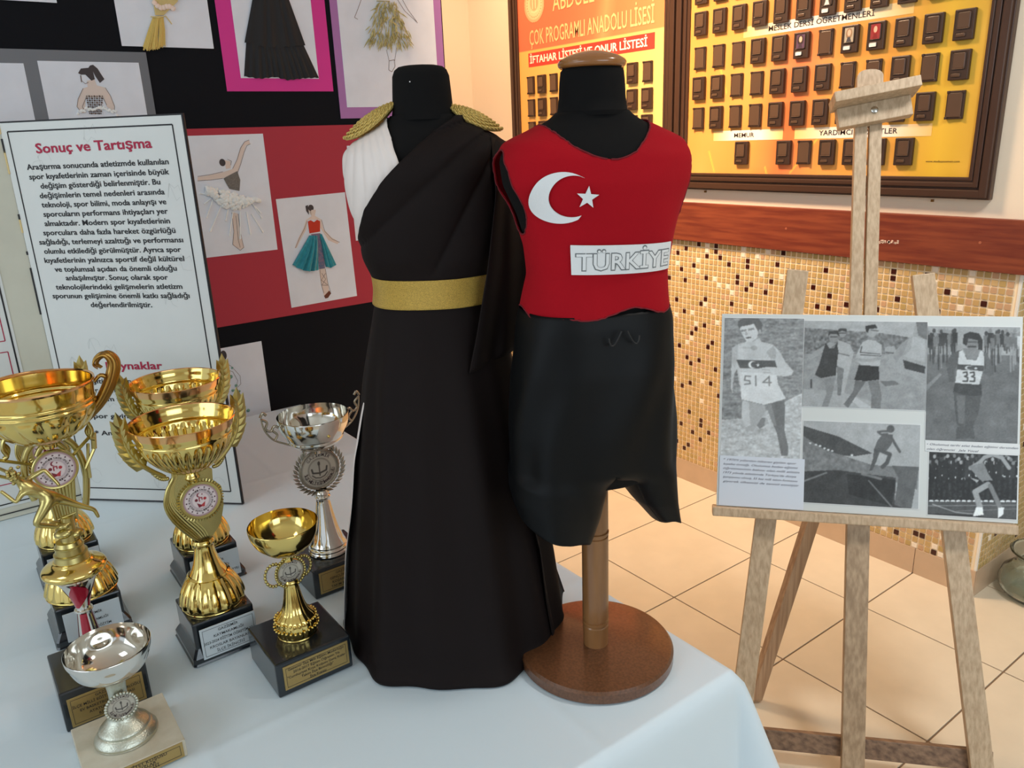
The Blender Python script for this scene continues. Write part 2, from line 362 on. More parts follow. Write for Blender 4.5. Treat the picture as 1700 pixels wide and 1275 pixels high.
MB().box((X1 - .0045, -.005, .101), (X1 + .005, .0045, 1.129), .002).out('corner_bead', mat('white tile bead', (236, 234, 226), .4), wr)
# rail
rl = tag(MB().box((X0, -.022, 1.129), (X1 + .022, -.001, 1.292), .003).box((X1 + .001, -.001, 1.129), (X1 + .022, 2.2, 1.292), .003).out('trim_1', M_rail), kind='structure')
tag(MB().box((X0 + .001, -6.6, 1.129), (X0 + .022, -.03, 1.292), .003).out('trim_2', M_rail), kind='structure')
for px, py in ((1305, 379.5), (1627, 403)):
    p = at(px, py, -.022, 1)
    MB().lathe([(0, .0045), (.0015, .0042), (.0018, 0)], 16).out('screw_cap', mat('rail screw cap', (168, 96, 70), .4), rl).matrix_world = Matrix.Translation(p) @ Matrix.Rotation(PI / 2, 4, 'X')
p0, p1 = at(1452, 401, -.0225, 1), at(1491, 402, -.0225, 1)
m = MB()
for k in range(26): 
    a = p0 + (p1 - p0) * random.random(); m.box((a[0] - .003, -.0232, a[2] - .007 + .012 * random.random()), (a[0] + .003, -.0221, a[2] - .005 + .012 * random.random()), 0, None)
m.out('glue_residue', mat('dried white glue', (222, 196, 180), .8), rl)
for px in (1171, 1548):
    p = at(px, 318 if px < 1200 else 333, -.004, 1)
    MB().box((p[0] - .004, -.008, p[2] - .004), (p[0] + .004, 0, p[2] + .004), .001).out('frame_hanger', mat('brass hook', (150, 110, 60), .3, .8), wr)

# ------------------------------------------------------------------ notice boards
def holder_mesh(kind):
    m = MB()
    if kind == 'cover':
        m.box((-.030, -.014, -.0435), (.030, 0, .0435), .003)
        m.box((-.0215, -.0150, -.012), (.0185, -.0135, .037), .004, None, 1); m.box((-.0215, -.0150, -.034), (.008, -.0135, -.022), .003, None, 1)
    else:
        m.box((-.027, -.008, -.042), (.027, 0, .042), .002); m.box((-.024, -.0092, -.036), (.021, -.0078, .036), .002, None, 1)
        for a in (-.023, .021):
            for b in (-.038, .038): m.box((a - .004, -.011, b - .004), (a + .004, -.006, b + .004), .001)
    bmesh.ops.recalc_face_normals(m.b, faces=m.b.faces); me = bpy.data.meshes.new('photo_holder'); m.b.to_mesh(me); m.b.free()
    me.materials.append(M_hold); me.materials.append(M_hold_in); return me
HM = {k: holder_mesh(k) for k in ('cover', 'plain')}
def holder(par, x, z, kind, photo=None):
    o = link('photo_holder', HM[kind], None, par, (x, -.0225, z))
    if photo:
        g = Pic(24, 34, photo[0]); g.ell((.5, .42), .36, .36, photo[1]); g.ell((.5, .36), .2, .22, (226, 184, 160)); g.poly([(.2, 1), (.35, .66), (.65, .66), (.8, 1)], photo[2])
        g.mesh('portrait', (-.017, -.0154, .036), (.032, 0, 0), (0, 0, -.046), o)
        MB().box((-.018, -.0165, -.033), (.006, -.0148, -.020), .003).out('name_label', mat('white name label', (240, 236, 230), .5), o)
def board(name, label, x0, x1, z0, z1, pic):
    b = empty(name, ((x0 + x1) / 2, 0, z0), label, 'notice board', 'framed notice boards on the wall'); ox = (x0 + x1) / 2
    L = lambda p: (p[0] - ox, p[1], p[2] - z0)
    MB().box(L((x0 + .02, -.02, z0 + .02)), L((x1 - .02, -.001, z1 - .02))).out('backing_board', M_frame, b)
    for nm, a in (('frame_side', 0), ('frame_side', 1), ('frame_rail', 2), ('frame_rail', 3)):
        m = MB()
        for o_, i_, y_ in ((0, .068, -.026), (.006, .030, -.038), (.036, .052, -.032), (.056, .068, -.029)):
            if a == 0: lo, hi = (x0 + o_, y_, z0 + o_), (x0 + i_, -.001, z1 - o_)
            elif a == 1: lo, hi = (x1 - i_, y_, z0 + o_), (x1 - o_, -.001, z1 - o_)
            elif a == 2: lo, hi = (x0 + o_, y_, z0 + o_), (x1 - o_, -.001, z0 + i_)
            else: lo, hi = (x0 + o_, y_, z1 - i_), (x1 - o_, -.001, z1 - o_)
            if a > 1: lo = (lo[0] + .0004, lo[1] + .0004, lo[2] + .0004); hi = (hi[0] - .0004, hi[1] - .0002, hi[2] - .0004)
            m.box(L(lo), L(hi), .003)
        m.out(nm, M_frame, b)
    pic.mesh('poster', L((x0 + .06, -.0215, z1 - .06)), (x1 - x0 - .12, 0, 0), (0, 0, -(z1 - z0 - .12)), b, mat('glossy printed poster', (230, 160, 60), .38, attr='ink'))
    return b, L
UX, UZ = np.array([1., 0, 0]), np.array([0, 0, 1.])
# left board
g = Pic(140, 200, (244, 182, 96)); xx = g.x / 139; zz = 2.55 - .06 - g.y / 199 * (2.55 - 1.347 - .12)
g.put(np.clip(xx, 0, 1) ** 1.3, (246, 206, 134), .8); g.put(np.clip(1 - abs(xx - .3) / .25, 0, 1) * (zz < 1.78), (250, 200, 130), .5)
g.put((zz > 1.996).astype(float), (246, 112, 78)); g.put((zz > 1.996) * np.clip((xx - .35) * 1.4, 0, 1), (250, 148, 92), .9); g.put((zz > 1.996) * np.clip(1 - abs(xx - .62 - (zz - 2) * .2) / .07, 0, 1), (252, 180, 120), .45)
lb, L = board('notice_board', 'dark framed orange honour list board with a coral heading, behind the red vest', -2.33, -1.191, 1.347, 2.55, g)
P = lambda x, z, y=-.0222: L((x, y, z))
T = Text(); T.add('ÇOK PROGRAMLI ANADOLU LİSESİ', P(-2.17, 2.020), P(-1.32, 2.022), UZ, .070, .0008, .012); T.add('ABDÜLL', P(-1.985, 2.155), P(-1.69, 2.155), UZ, .075, .0008, .012)
T.out(mat('pale peach print', (254, 196, 136), .5), lb)
MB().box(P(-2.185, 1.920, -.0224), P(-1.316, 1.985, -.0216)).out('red_strip', mat('red print strip', (232, 60, 48), .5), lb)
T = Text(); T.add('İFTAHAR LİSTESİ VE ONUR LİSTESİ', P(-2.172, 1.936, -.0226), P(-1.36, 1.934, -.0226), UZ, .034, .0008, .03); T.out(mat('white print', (250, 240, 225), .5), lb)
g = Pic(60, 60, (252, 178, 130)); g.ell((.5, .5), .46, .46, (250, 150, 110)); g.ell((.5, .5), .42, .42, (253, 196, 150))
for k in range(28): a = 2 * PI * k / 28; g.ell((.5 + .35 * math.cos(a), .5 + .35 * math.sin(a)), .022, .022, (246, 140, 100))
g.ell((.5, .45), .2, .22, (250, 160, 118)); g.line([(.42, .3), (.42, .6)], .04, (255, 214, 170)); g.line([(.56, .3), (.56, .6)], .04, (255, 214, 170)); g.line([(.35, .68), (.5, .72), (.65, .68)], .03, (255, 214, 170))
g.mesh('crest', P(-2.207, 2.286, -.0225), (.16, 0, 0), (0, 0, -.165), lb, disc=True)
for r, z in ((0, 1.833), (1, 1.724), (2, 1.615), (3, 1.506)):
    for c in range(10): 
        h = 'plain' if c in (0, 2) or (r == 0 and c == 9) else 'cover'
        holder(lb, *(lambda q: (q[0], q[2]))(L((-2.164 + .0905 * c, 0, z))), h)
# right board
g = Pic(240, 200, (236, 162, 84)); xx = g.x / 239; zz = 2.49 - g.y / 199 * 1.083
g.put(np.clip((xx - .55) * 2.6, 0, 1), (224, 176, 70)); g.put(np.clip(1 - abs(xx - .44 - (zz - 1.75) * .10) / .13, 0, 1), (228, 112, 70), .8)
g.put(np.clip(1 - abs(zz - 1.80) / .05, 0, 1) * np.clip(1 - abs(xx - .42) / .2, 0, 1), (250, 150, 110), .5); g.put(np.clip(1 - abs(xx - .9) / .12, 0, 1), (232, 196, 52), .6); g.noise(26, 4, cy=12); g.noise(9, 3, cy=40)
for (a, b_, c, d) in ((-.965, 1.83, -.925, 1.72), (-.50, 1.56, -.62, 1.42), (-.73, 1.44, -.72, 1.41), (-1.0, 1.50, -.97, 1.42)):
    f = lambda x, z: ((x + 1.121) / 1.141, (2.49 - z) / 1.083); g.line([f(a, b_), f(c, d)], .004, (255, 220, 90), .8)
rb, L = board('notice_board', 'wide dark framed yellow orange staff board with rows of small holders, above the wooden rail', -1.189, .091, 1.347, 2.55, g)
P = lambda x, z, y=-.0222: L((x, y, z))
for a, b_, z in ((-.86, -.21, 1.930), (-.985, -.66, 1.559), (-.61, -.11, 1.559)):
    g = Pic(60, 6, (255, 246, 232)); k = np.clip(abs(g.x / 59 - .5) * 2.2 - .45, 0, 1)[..., None]
    g.a = g.a * (1 - k) + np.array((244, 180, 70)) * k; g.mesh('title_band', P(a, z + .019, -.0222), (b_ - a, 0, 0), (0, 0, -.038), rb)
T = Text()
T.add('MESLEK DERSİ ÖĞRETMENLERİ', P(-.748, 1.921, -.0226), P(-.340, 1.921, -.0226), UZ, .018, .0006, .012)
T.add('MEMUR', P(-.882, 1.552, -.0226), P(-.788, 1.552, -.0226), UZ, .016, .0006, .012); T.add('YARDIMCI HİZMETLER', P(-.51, 1.551, -.0226), P(-.222, 1.551, -.0226), UZ, .017, .0006, .012)
T.add('www.studioyasemen.com', P(-.118, 1.459), P(-.012, 1.459), UZ, .006, .0006, .01)
T.out(mat('dark brown print', (50, 30, 24), .5), rb)
ph = {(1, 6): ((60, 40, 30), (40, 30, 30), (230, 225, 220)), (2, 5): ((90, 60, 90), (40, 24, 26), (60, 40, 60)), (2, 7): ((180, 170, 150), (150, 120, 90), (60, 60, 70)), (2, 8): ((150, 40, 46), (150, 20, 26), (130, 16, 24))}
plain = {(2, 0), (2, 1), (2, 2), (2, 6), (3, 2), (3, 3), (3, 7), (3, 8), (3, 10), (4, 0), (4, 2), (4, 3), (4, 11), (5, 2)}
for r, z in ((0, 2.098), (1, 1.985), (2, 1.858), (3, 1.745), (4, 1.630)):
    for c in range(12):
        q = L((-1.062 + .0925 * c, 0, z)); holder(rb, q[0], q[2], 'plain' if (r, c) in plain else 'cover', ph.get((r, c)))
for k, x in enumerate((-.837, -.646, -.561, -.468, -.375, -.283, -.189)):
    q = L((x, 0, 1.493)); holder(rb, q[0], q[2], 'plain' if k == 2 else 'cover')

# ------------------------------------------------------------------ table and its cloth
TX0, TX1, TY0, TY1, TZ = -1.269, .532, -3.25, -1.762, .75
tb = empty('display_table', (-.37, -2.5, 0), 'long table hidden under the white satin cloth', 'table')
MB().box((TX0 + .37 + .01, TY0 + 2.5 + .01, .715), (TX1 + .37 - .012, TY1 + 2.5 - .012, .7455), .003).out('table_top', mat('grey laminate', (170, 165, 158), .5), tb)
for x in (TX0 + .43, TX1 + .31):
    for y in (TY0 + 2.56, TY1 + 2.44): MB().box((x - .02, y - .02, 0), (x + .02, y + .02, .715), .002).out('leg', mat('grey steel', (90, 90, 92), .4, .6), tb)
def cloth():
    # cross section runs: drop, rounded edge, top, rounded edge, drop; corners hang in a soft cone of folds
    n = 150; me_v = []; W, D = TX1 - TX0, TY1 - TY0; H = .62; cx, cy = (TX0 + TX1) / 2, (TY0 + TY1) / 2
    us = np.concatenate([np.linspace(-1, 0, 34)[:-1] * H, np.linspace(0, W, 260), W + np.linspace(0, 1, 34)[1:] * H])
    vs = np.concatenate([np.linspace(-1, 0, 34)[:-1] * H, np.linspace(0, D, 210), D + np.linspace(0, 1, 34)[1:] * H])
    for v in vs:
        for u in us:
            du = -u if u < 0 else max(0, u - W); dv = -v if v < 0 else max(0, v - D)
            x, y = TX0 + min(max(u, 0), W), TY0 + min(max(v, 0), D); sx = -1 if u < 0 else 1; sy = -1 if v < 0 else 1
            if du == 0 and dv == 0:
                z = TZ; fx = 1
                z += .0007 * math.sin(x * 9 + y * 4) * math.sin(y * 11)
                for c_ in (x + .74, x + .28, x - .17, y + 2.04, y + 2.49): z += .0013 * math.exp(-(c_ / .009) ** 2)
            else:
                r = math.hypot(du, dv); k = (1 - math.exp(-r / .012)) * .012; drop = r - .3 * k
                th = math.atan2(dv, du) if du > 0 and dv > 0 else 0
                fold = .5 * (1 - math.exp(-r / .15))
                if du > 0 and dv > 0:       # corner: outward cone with a crease on the diagonal
                    a = math.sin(2 * th); out = k + r * (.06 + .30 * a ** 2) ; nx, ny = math.cos(th), math.sin(th)
                    x += sx * out * nx; y += sy * out * ny
                    drop = math.sqrt(max(1e-9, r * r - (r * (.06 + .30 * a ** 2)) ** 2)) - .3 * k
                else:
                    s = y if du > 0 else x; wv = .018 * math.sin(s * 13 + 1.1) + .010 * math.sin(s * 31)
                    o_ = k + r * .06 + fold * r * wv * 2.0 / .62
                    if du > 0: x += sx * o_
                    else: y += sy * o_
                if x < TX0: x = TX0 - (TX0 - x) * .35
                z = TZ - max(0, drop) if r > .004 else TZ - r * .2
            me_v.append((x, y, z))
    nu, nv = len(us), len(vs)
    F = [(j * nu + i, j * nu + i + 1, (j + 1) * nu + i + 1, (j + 1) * nu + i) for j in range(nv - 1) for i in range(nu - 1)]
    me = meshd('tablecloth', me_v, F); return me
tc = tag(link('tablecloth', cloth(), M_cloth, smooth=True), 'white satin tablecloth hanging in a soft point at the table corner', 'tablecloth')

# ------------------------------------------------------------------ black display board with student drawings
BXF = -1.35
db = tag(MB().box((BXF - .03, -3.6, .0), (BXF - .002, -1.049, 2.5), .004).out('display_board', M_black), 'tall black cloth covered board behind the trophy table', 'board')
Y = lambda px, py: at(px, py, BXF + .004, 0)
def sheet(name, label, y0, y1, z0, z1, m, cat='drawing', x=BXF, t=.0012, rot=0.):
    """y0 < y1 (right edge in the photo has the larger y)"""
    e = empty(name, (x, (y0 + y1) / 2, (z0 + z1) / 2), label, cat, 'costume drawings on the black display board' if cat == 'drawing' else None); e.rotation_euler = (rot, 0, 0)
    w_, h_ = (y1 - y0) / 2, (z1 - z0) / 2
    MB().box((0, -w_, -h_), (t, w_, h_)).out('sheet', m, e); return e, w_, h_
M_pink = mat('magenta card', (222, 50, 150), .6); M_lilac = mat('lilac card', (176, 118, 180), .6); M_grey = mat('silver grey card', (110, 110, 114), .45, .25); M_red = mat('crimson card', (178, 44, 62), .65)
M_line = mat('pencil outline', (120, 96, 88), .8); M_skin = mat('skin tone pencil', (232, 214, 204), .8); M_hair = mat('dark pencil hair', (74, 66, 68), .8)
class Flat:
    """flat pencil shapes on a sheet; coordinates (y, z) in the sheet's frame, x = height above it"""
    def __init__(s, x=.0014): s.m = MB(); s.x = x
    def poly(s, P, dx=0):
        f = [s.m.b.verts.new((s.x + dx, p[0], p[1])) for p in P]; s.m.b.faces.new(f); return s
    def line(s, P, wd=.0012, dx=.0002):
        for (a, b), (c, d) in zip(P, P[1:]):
            L_ = math.hypot(c - a, d - b) + 1e-9; n = (-(d - b) / L_ * wd / 2, (c - a) / L_ * wd / 2)
            s.poly([(a + n[0], b + n[1]), (c + n[0], d + n[1]), (c - n[0], d - n[1]), (a - n[0], b - n[1])], dx)
        return s
    def ell(s, c, rx, ry, n=18, dx=0): return s.poly([(c[0] + rx * math.cos(2 * PI * k / n), c[1] + ry * math.sin(2 * PI * k / n)) for k in range(n)], dx)
    def out(s, name, m, par): return s.m.out(name, m, par, norm=False)
def flat_fix(o):
    for p in o.data.polygons:
        if p.normal.x < 0: p.flip()
    return o
def cv(e, x0, y0, s):
    cy, cz = e.location.y, e.location.z; xx = e.location.x + .002
    def f(a, b): p = at(x0 + a / s, y0 + b / s, xx, 0); return (p[1] - cy, p[2] - cz)
    return f
def pleats(name, top, bot, m, par, n=9, depth=.005, x0=.002, rows=10, cols=60, puff=.004, tier=None):
    """gathered cloth hanging from the curve top to the curve bot, both lists of (y, z)"""
    def lerp(P, t):
        d = [0]
        for a, b in zip(P, P[1:]): d.append(d[-1] + math.hypot(b[0] - a[0], b[1] - a[1]))
        u = t * d[-1]
        for i in range(len(P) - 1):
            if u <= d[i + 1] + 1e-9: k = (u - d[i]) / (d[i + 1] - d[i] + 1e-9); return (P[i][0] + (P[i + 1][0] - P[i][0]) * k, P[i][1] + (P[i + 1][1] - P[i][1]) * k)
        return P[-1]
    V = []
    for j in range(rows + 1):
        v = j / rows
        for i in range(cols + 1):
            u = i / cols; a, b = lerp(top, u), lerp(bot, u); e_ = min(1, 8 * u * (1 - u) + .1)
            V.append((x0 + (depth * (.25 + .75 * v) * (1 + math.sin(u * n * 2 * PI + .8 * math.sin(u * 17))) / 2 + puff * math.sin(PI * v ** .7)) * e_, a[0] + (b[0] - a[0]) * v, a[1] + (b[1] - a[1]) * v + .001 * v * math.sin(u * n * 2 * PI)))
    F = [(j * (cols + 1) + i, j * (cols + 1) + i + 1, (j + 1) * (cols + 1) + i + 1, (j + 1) * (cols + 1) + i) for j in range(rows) for i in range(cols)]
    return link(name, meshd(name, V, F), m, par, smooth=True)
# corner sheet
sheet('drawing', 'plain white sheet at the top corner, edge only showing above the silver grey card', -2.60, -2.254, 1.972, 2.30, M_paper)
# tassel sheet
e, a, b = sheet('drawing', 'white drawing with a yellow yarn tassel skirt and shell flower', -2.112, -1.859, 1.871, 2.22, M_paper); f = cv(e, 0, 0, 3.953)
m = MB()
for k in range(90):
    t = k / 89; y0 = 1005 + 60 * t + random.uniform(-6, 6); y1 = 948 + 125 * t + random.uniform(-10, 10); z1 = 325 - 12 * abs(t - .2) * 2 + random.uniform(-14, 12)
    q = [f(y0, 108), f((y0 + y1) / 2 + 8 * math.sin(t * 9), 200), f(y1, z1)]; d = .003 + .007 * math.sin(PI * t) * random.random()
    m.tube([(d, *q[0]), (d + .004, *q[1]), (d + .001, *q[2])], .0013, 5)
m.out('yarn_tassel', mat('golden yellow yarn', (226, 196, 112), .8), e, smooth=60)
m = MB()
for k in range(26):
    t = k / 25; q0 = f(1000 + 60 * random.random(), 0 - 120 * random.random()); q1 = f(1020 + 50 * t, 100)
    m.tube([(.004, *f(990 + 180 * t, -150)), (.008, *f(1000 + 160 * t, -20 + 30 * t)), (.004, *q1)], .0014, 5)
m.tube([(.008, *f(985, 112)), (.012, *f(1035, 118)), (.008, *f(1085, 108)), (.006, *f(1125, 160))], .0016, 5); m.out('yarn_wrap', mat('pale gold yarn', (222, 200, 140), .8), e, smooth=60)
m = MB()
for k in range(7): q = f(1010 + 20 * k, 22 + 16 * math.sin(k * .9) + 55 * k / 7); m.ball((.010, *q), .0075, 8, (.4, 1, 1))
m.out('shell_flower', mat('pink white shell', (246, 222, 208), .5), e, smooth=60)
# magenta card with black gown
e, a, b = sheet('drawing', 'magenta card with a black tiered fabric gown stuck on white paper', -1.837, -1.490, 1.752, 2.20, M_pink)
MB().box((.001, -1.790 + 1.6635, 1.790 - 1.976), (.0022, -1.537 + 1.6635, 2.165 - 1.976)).out('paper', M_paper, e); f = cv(e, 340, 0, 3.269)
pleats('gown_skirt', [f(225, 205), f(330, 225), f(440, 235), f(526, 225)], [f(212, 415), f(300, 428), f(380, 418), f(450, 436), f(540, 425), f(618, 422)], mat('black chiffon', (26, 27, 31), .8, sheen=.2), e, 12, .007, .003)
pleats('gown_bodice', [f(285, -160), f(360, -170), f(400, -150)], [f(213, 232), f(330, 262), f(440, 256), f(543, 246)], MATS['black chiffon'], e, 5, .005, .006)
# lilac card with wheat dress
e, a, b = sheet('drawing', 'lilac card with a dried wheat dress figure, behind the dark gown neck', -1.473, -1.056, 1.667, 2.20, M_lilac)
MB().box((.001, -1.447 + 1.2645, 1.702 - 1.9335), (.0022, -1.086 + 1.2645, 2.165 - 1.9335)).out('paper', M_paper, e); f = cv(e, 340, 0, 3.269)
F_ = Flat(.0026); F_.line([f(855, -20), f(830, 50), f(812, 95), f(830, 105)], .0015).line([f(1040, -10), f(1085, 60), f(1140, 110), f(1155, 125)], .0015).line([f(1062, -20), f(1100, 50), f(1150, 118)], .0015)
F_.line([f(1000, 330), f(998, 380), f(1015, 390), f(1032, 360), f(1028, 325), f(1000, 330)], .0018).line([f(985, 270), f(1000, 330)], .0014).line([f(1040, 260), f(1030, 330)], .0014).out('figure_outline', M_line, e)
m = MB()
for k in range(230):
    t = random.random(); z = 5 + 235 * t; c0 = 985 + 10 * t; hw = 45 + 62 * min(1, t * 1.4); y = c0 + random.uniform(-1, 1) * hw; an = random.gauss(0, .35) + (y - c0) / hw * .35; L_ = random.uniform(26, 62)
    p0, p1 = f(y, z), f(y + L_ * math.sin(an), z + L_ * math.cos(an)); d = random.uniform(.003, .012); q = ((p0[0] + p1[0]) / 2, (p0[1] + p1[1]) / 2)
    m.tube([(d, *p0), (d + .002, *q), (d + .001, *p1)], [.0006, .0021, .0003], 5)
m.tube([(.006, *f(930, 6)), (.007, *f(1000, 8))], .0016, 5); m.out('wheat_skirt', mat('dried wheat straw', (206, 196, 142), .6, rgb2=(170, 156, 96), noise=(60, .2)), e)
# silver grey card with two drawings
e, a, b = sheet('drawing', 'silver grey card with a drawing of a ponytailed woman in a beaded dress', -2.70, -2.052, 1.32, 1.856, M_grey); oy, oz = -2.376, 1.588
for y0, y1, z0, z1 in ((-2.60, -2.361, 1.45, 1.821), (-2.328, -2.076, 1.46, 1.828)): MB().box((.001, y0 - oy, z0 - oz), (.0022, y1 - oy, z1 - oz)).out('paper', M_paper, e)
f = cv(e, 0, 0, 3.953); F_ = Flat(.0026)
F_.poly([f(*p) for p in ((575, 570), (545, 580), (515, 640), (505, 700), (530, 742), (560, 742), (560, 640), (680, 640), (700, 700), (745, 742), (752, 690), (720, 620), (690, 575), (635, 560), (620, 520), (570, 530))]).out('figure_skin', M_skin, e)
F_ = Flat(.0029); F_.poly([f(*p) for p in ((512, 480), (530, 450), (580, 445), (590, 430), (610, 425), (640, 450), (665, 490), (685, 520), (655, 545), (625, 500), (610, 470), (622, 520), (600, 530), (560, 490), (530, 490))]).out('figure_hair', M_hair, e)
F_ = Flat(.0028); F_.line([f(530, 492), f(535, 530), f(560, 550), f(580, 540)]).line([f(545, 580), f(512, 650), f(505, 700), f(535, 742)]).line([f(690, 575), f(725, 630), f(752, 700), f(748, 742)]).line([f(565, 640), f(540, 700), f(560, 740)]).line([f(675, 640), f(700, 690)])
F_.line([f(528, 495), f(534, 540)], .0016).out('figure_outline', M_line, e)
m = MB()
for j in range(9):
    for i in range(7):
        q = f(568 + 17 * i + (8 - j) * 0 + j * (2.5 - i * .6), 632 + 14 * j); m.ball((.004, *q), .0019 + .0008 * ((i + j) % 2), 6, (.6, 1, 1))
m.out('beaded_bodice', mat('brown black beads', (120, 100, 90), .4, noise=(500, .5)), e)
m = MB()
for k in range(40): q = f(510 + 6.5 * k, 742 - 34 * math.sin(PI * k / 39) ** .6 + random.uniform(-6, 14)); m.ball((.005, *q), .004, 6, (.7, 1, .8))
m.out('tulle_ruffle', mat('white cotton', (250, 252, 252), .9), e)
# crimson card and its drawings
rcd = sheet('card', 'large crimson card carrying white costume drawings on the black display board', -2.35, -1.38, 1.040, 1.647, M_red, 'card')[0]
e, a, b = sheet('drawing', 'white drawing of a ballerina with cotton tutu and cotton swabs, on the crimson card', -1.985, -1.744, 1.264, 1.627, M_paper, x=BXF + .0014); f = cv(e, 300, 200, 3.035)
F_ = Flat(); F_.poly([f(*p) for p in ((85, 285), (150, 275), (215, 260), (260, 245), (282, 200), (300, 140), (320, 110), (345, 100), (350, 118), (330, 125), (318, 160), (300, 220), (285, 265), (215, 290), (150, 298), (85, 302))])
F_.poly([f(*p) for p in ((258, 460), (290, 470), (300, 560), (318, 640), (300, 652), (262, 625), (268, 560))]).poly([f(*p) for p in ((222, 200), (250, 205), (252, 240), (228, 245))]).out('figure_skin', M_skin, e)
F_ = Flat(.0018); F_.ell(f(210, 212), .0095, .0110).out('figure_hair', M_hair, e); Flat(.0021).ell(f(236, 218), .0058, .0085).out('figure_face', M_skin, e)
F_ = Flat(.0017); F_.line([f(85, 282), f(150, 273), f(213, 258)]).line([f(85, 304), f(150, 300), f(213, 292)]).line([f(262, 243), f(285, 195), f(302, 138), f(322, 108), f(345, 98)]).line([f(286, 265), f(302, 222), f(320, 160), f(334, 126), f(352, 118)]).line([f(235, 195), f(256, 205), f(252, 225)]).line([f(258, 465), f(268, 560), f(262, 625), f(300, 655), f(318, 640), f(300, 560), f(290, 470)]).line([f(278, 480), f(290, 600), f(300, 640)]).out('figure_outline', M_line, e)
F_ = Flat(.0022); F_.poly([f(*p) for p in ((215, 292), (285, 255), (300, 300), (296, 355), (245, 345))]).out('glitter_bodice', mat('grey glitter', (140, 140, 138), .4, .3, noise=(700, .5), bump=(800, .4)), e)
m = MB()
for k in range(230):
    t = random.random(); s_ = random.random(); y = 125 + 268 * t; z = 332 + 72 * t + (50 + 30 * math.sin(PI * t)) * s_ * math.sin(PI * min(1, t + .12)) ** .5
    m.ball((.004 + .008 * math.sin(PI * s_), *f(y, z)), random.uniform(.0045, .0080), 8, (.8, 1, 1))
o = m.out('cotton_tutu', mat('white cotton wool', (250, 253, 252), .95, bump=(300, .15)), e, smooth=80)
for y0, z0, y1, z1 in ((205, 425, 150, 555), (160, 400, 130, 488), (262, 460, 245, 578), (330, 460, 350, 570), (355, 470, 412, 560), (236, 450, 226, 505), (370, 430, 402, 466), (360, 420, 406, 490), (135, 372, 96, 368), (298, 460, 300, 592), (150, 395, 118, 420)):
    m = MB(); p0, p1 = f(y0, z0), f(y1, z1); m.tube([(.004, *p0), (.003, *p1)], .0018, 6); m.tube([(.003, p1[0] * .9 + p0[0] * .1, p1[1] * .9 + p0[1] * .1), (.003, *p1), (.003, p1[0] * 1.05 - p0[0] * .05, p1[1] * 1.05 - p0[1] * .05)], [.0019, .0036, .0018], 8)
    m.out('cotton_swab', MATS['white cotton'], e, smooth=60)
e, a, b = sheet('drawing', 'white drawing of a woman in red bodice and teal tulle skirt, beside the dark gown', -1.725, -1.482, 1.068, 1.427, M_paper, x=BXF + .0014, rot=.02); f = cv(e, 300, 200, 3.035)
F_ = Flat(); F_.poly([f(*p) for p in ((645, 450), (685, 450), (680, 480), (712, 500), (720, 545), (760, 590), (800, 615), (790, 625), (745, 605), (705, 540), (700, 500), (642, 500), (636, 545), (605, 600), (585, 640), (575, 640), (595, 590), (622, 540), (635, 500), (662, 482))])
F_.poly([f(*p) for p in ((695, 750), (728, 745), (740, 820), (745, 870), (720, 890), (705, 830))]).ell(f(665, 462), .0055, .0075).out('figure_skin', M_skin, e)
Flat(.0022).ell(f(667, 462), .0055, .0082).out('figure_face', M_skin, e); F_ = Flat(.0019); F_.ell(f(660, 440), .0098, .0105).poly([f(633, 430), f(645, 425), f(650, 470), (f(650, 475)), f(636, 455)]).out('figure_hair', M_hair, e)
F_ = Flat(.0017); F_.line([f(640, 505), f(625, 545), f(598, 595), f(578, 640)]).line([f(712, 500), f(728, 560), f(765, 600), f(802, 616)]).line([f(700, 752), f(706, 830), f(718, 870)]).line([f(727, 748), f(738, 820), f(752, 865)]).line([f(708, 770), f(728, 800), f(708, 830), f(738, 832)], .0014).line([f(728, 770), f(706, 805), f(738, 830)], .0014).out('figure_outline', M_line, e)
F_ = Flat(.0019); F_.poly([f(*p) for p in ((718, 885), (745, 858), (754, 872), (738, 895), (724, 898))]).out('shoe', mat('brown marker', (110, 60, 40), .7), e)
F_ = Flat(.0022); F_.poly([f(*p) for p in ((643, 508), (658, 502), (674, 512), (690, 500), (705, 508), (704, 560), (650, 568))]).out('red_bodice', mat('orange red felt', (206, 58, 34), .8), e)
F_ = Flat(.0022); F_.poly([f(*p) for p in ((658, 572), (705, 568), (722, 700), (726, 745), (695, 750), (688, 660))]).out('patterned_panel', mat('mauve patterned cloth', (150, 120, 140), .8, rgb2=(90, 110, 140), noise=(180, .4)), e)
M_teal = mat('teal tulle', (44, 156, 172), .8, sheen=.4, noise=(90, .25))
pleats('tulle_skirt', [f(648, 578), f(690, 580)], [f(560, 725), f(600, 748), f(640, 758), f(692, 752)], M_teal, e, 4, .016, .003, puff=.010)
pleats('tulle_skirt', [f(700, 572), f(712, 572)], [f(728, 738), f(752, 742), f(782, 728)], M_teal, e, 2, .008, .003, cols=24)
sheet('drawing', 'white sheet on the crimson card mostly hidden behind the dark gown', -1.462, -1.26, 1.263, 1.58, M_paper, x=BXF + .0014)
e, a, b = sheet('drawing', 'small white drawing on black cloth under the crimson card, by the text board', -2.05, -1.838, .672, .971, M_paper); f = cv(e, 160, 560, 3.75)
Flat(.0018).ell(f(792, 112), .010, .016).out('figure_hair', M_hair, e)
F_ = Flat(); F_.line([f(805, 160), f(840, 180), f(895, 240), f(900, 290), f(850, 340)]).line([f(808, 200), f(850, 215), f(880, 270), f(870, 320)]).out('figure_outline', M_line, e)
m = MB()
for a_, b_, r in ((835, 245, .007), (845, 190, .004), (870, 300, .005), (850, 330, .005), (945, 455, .006), (890, 335, .004)): m.ball((.003, *f(a_, b_)), r, 8, (.4, 1, 1))
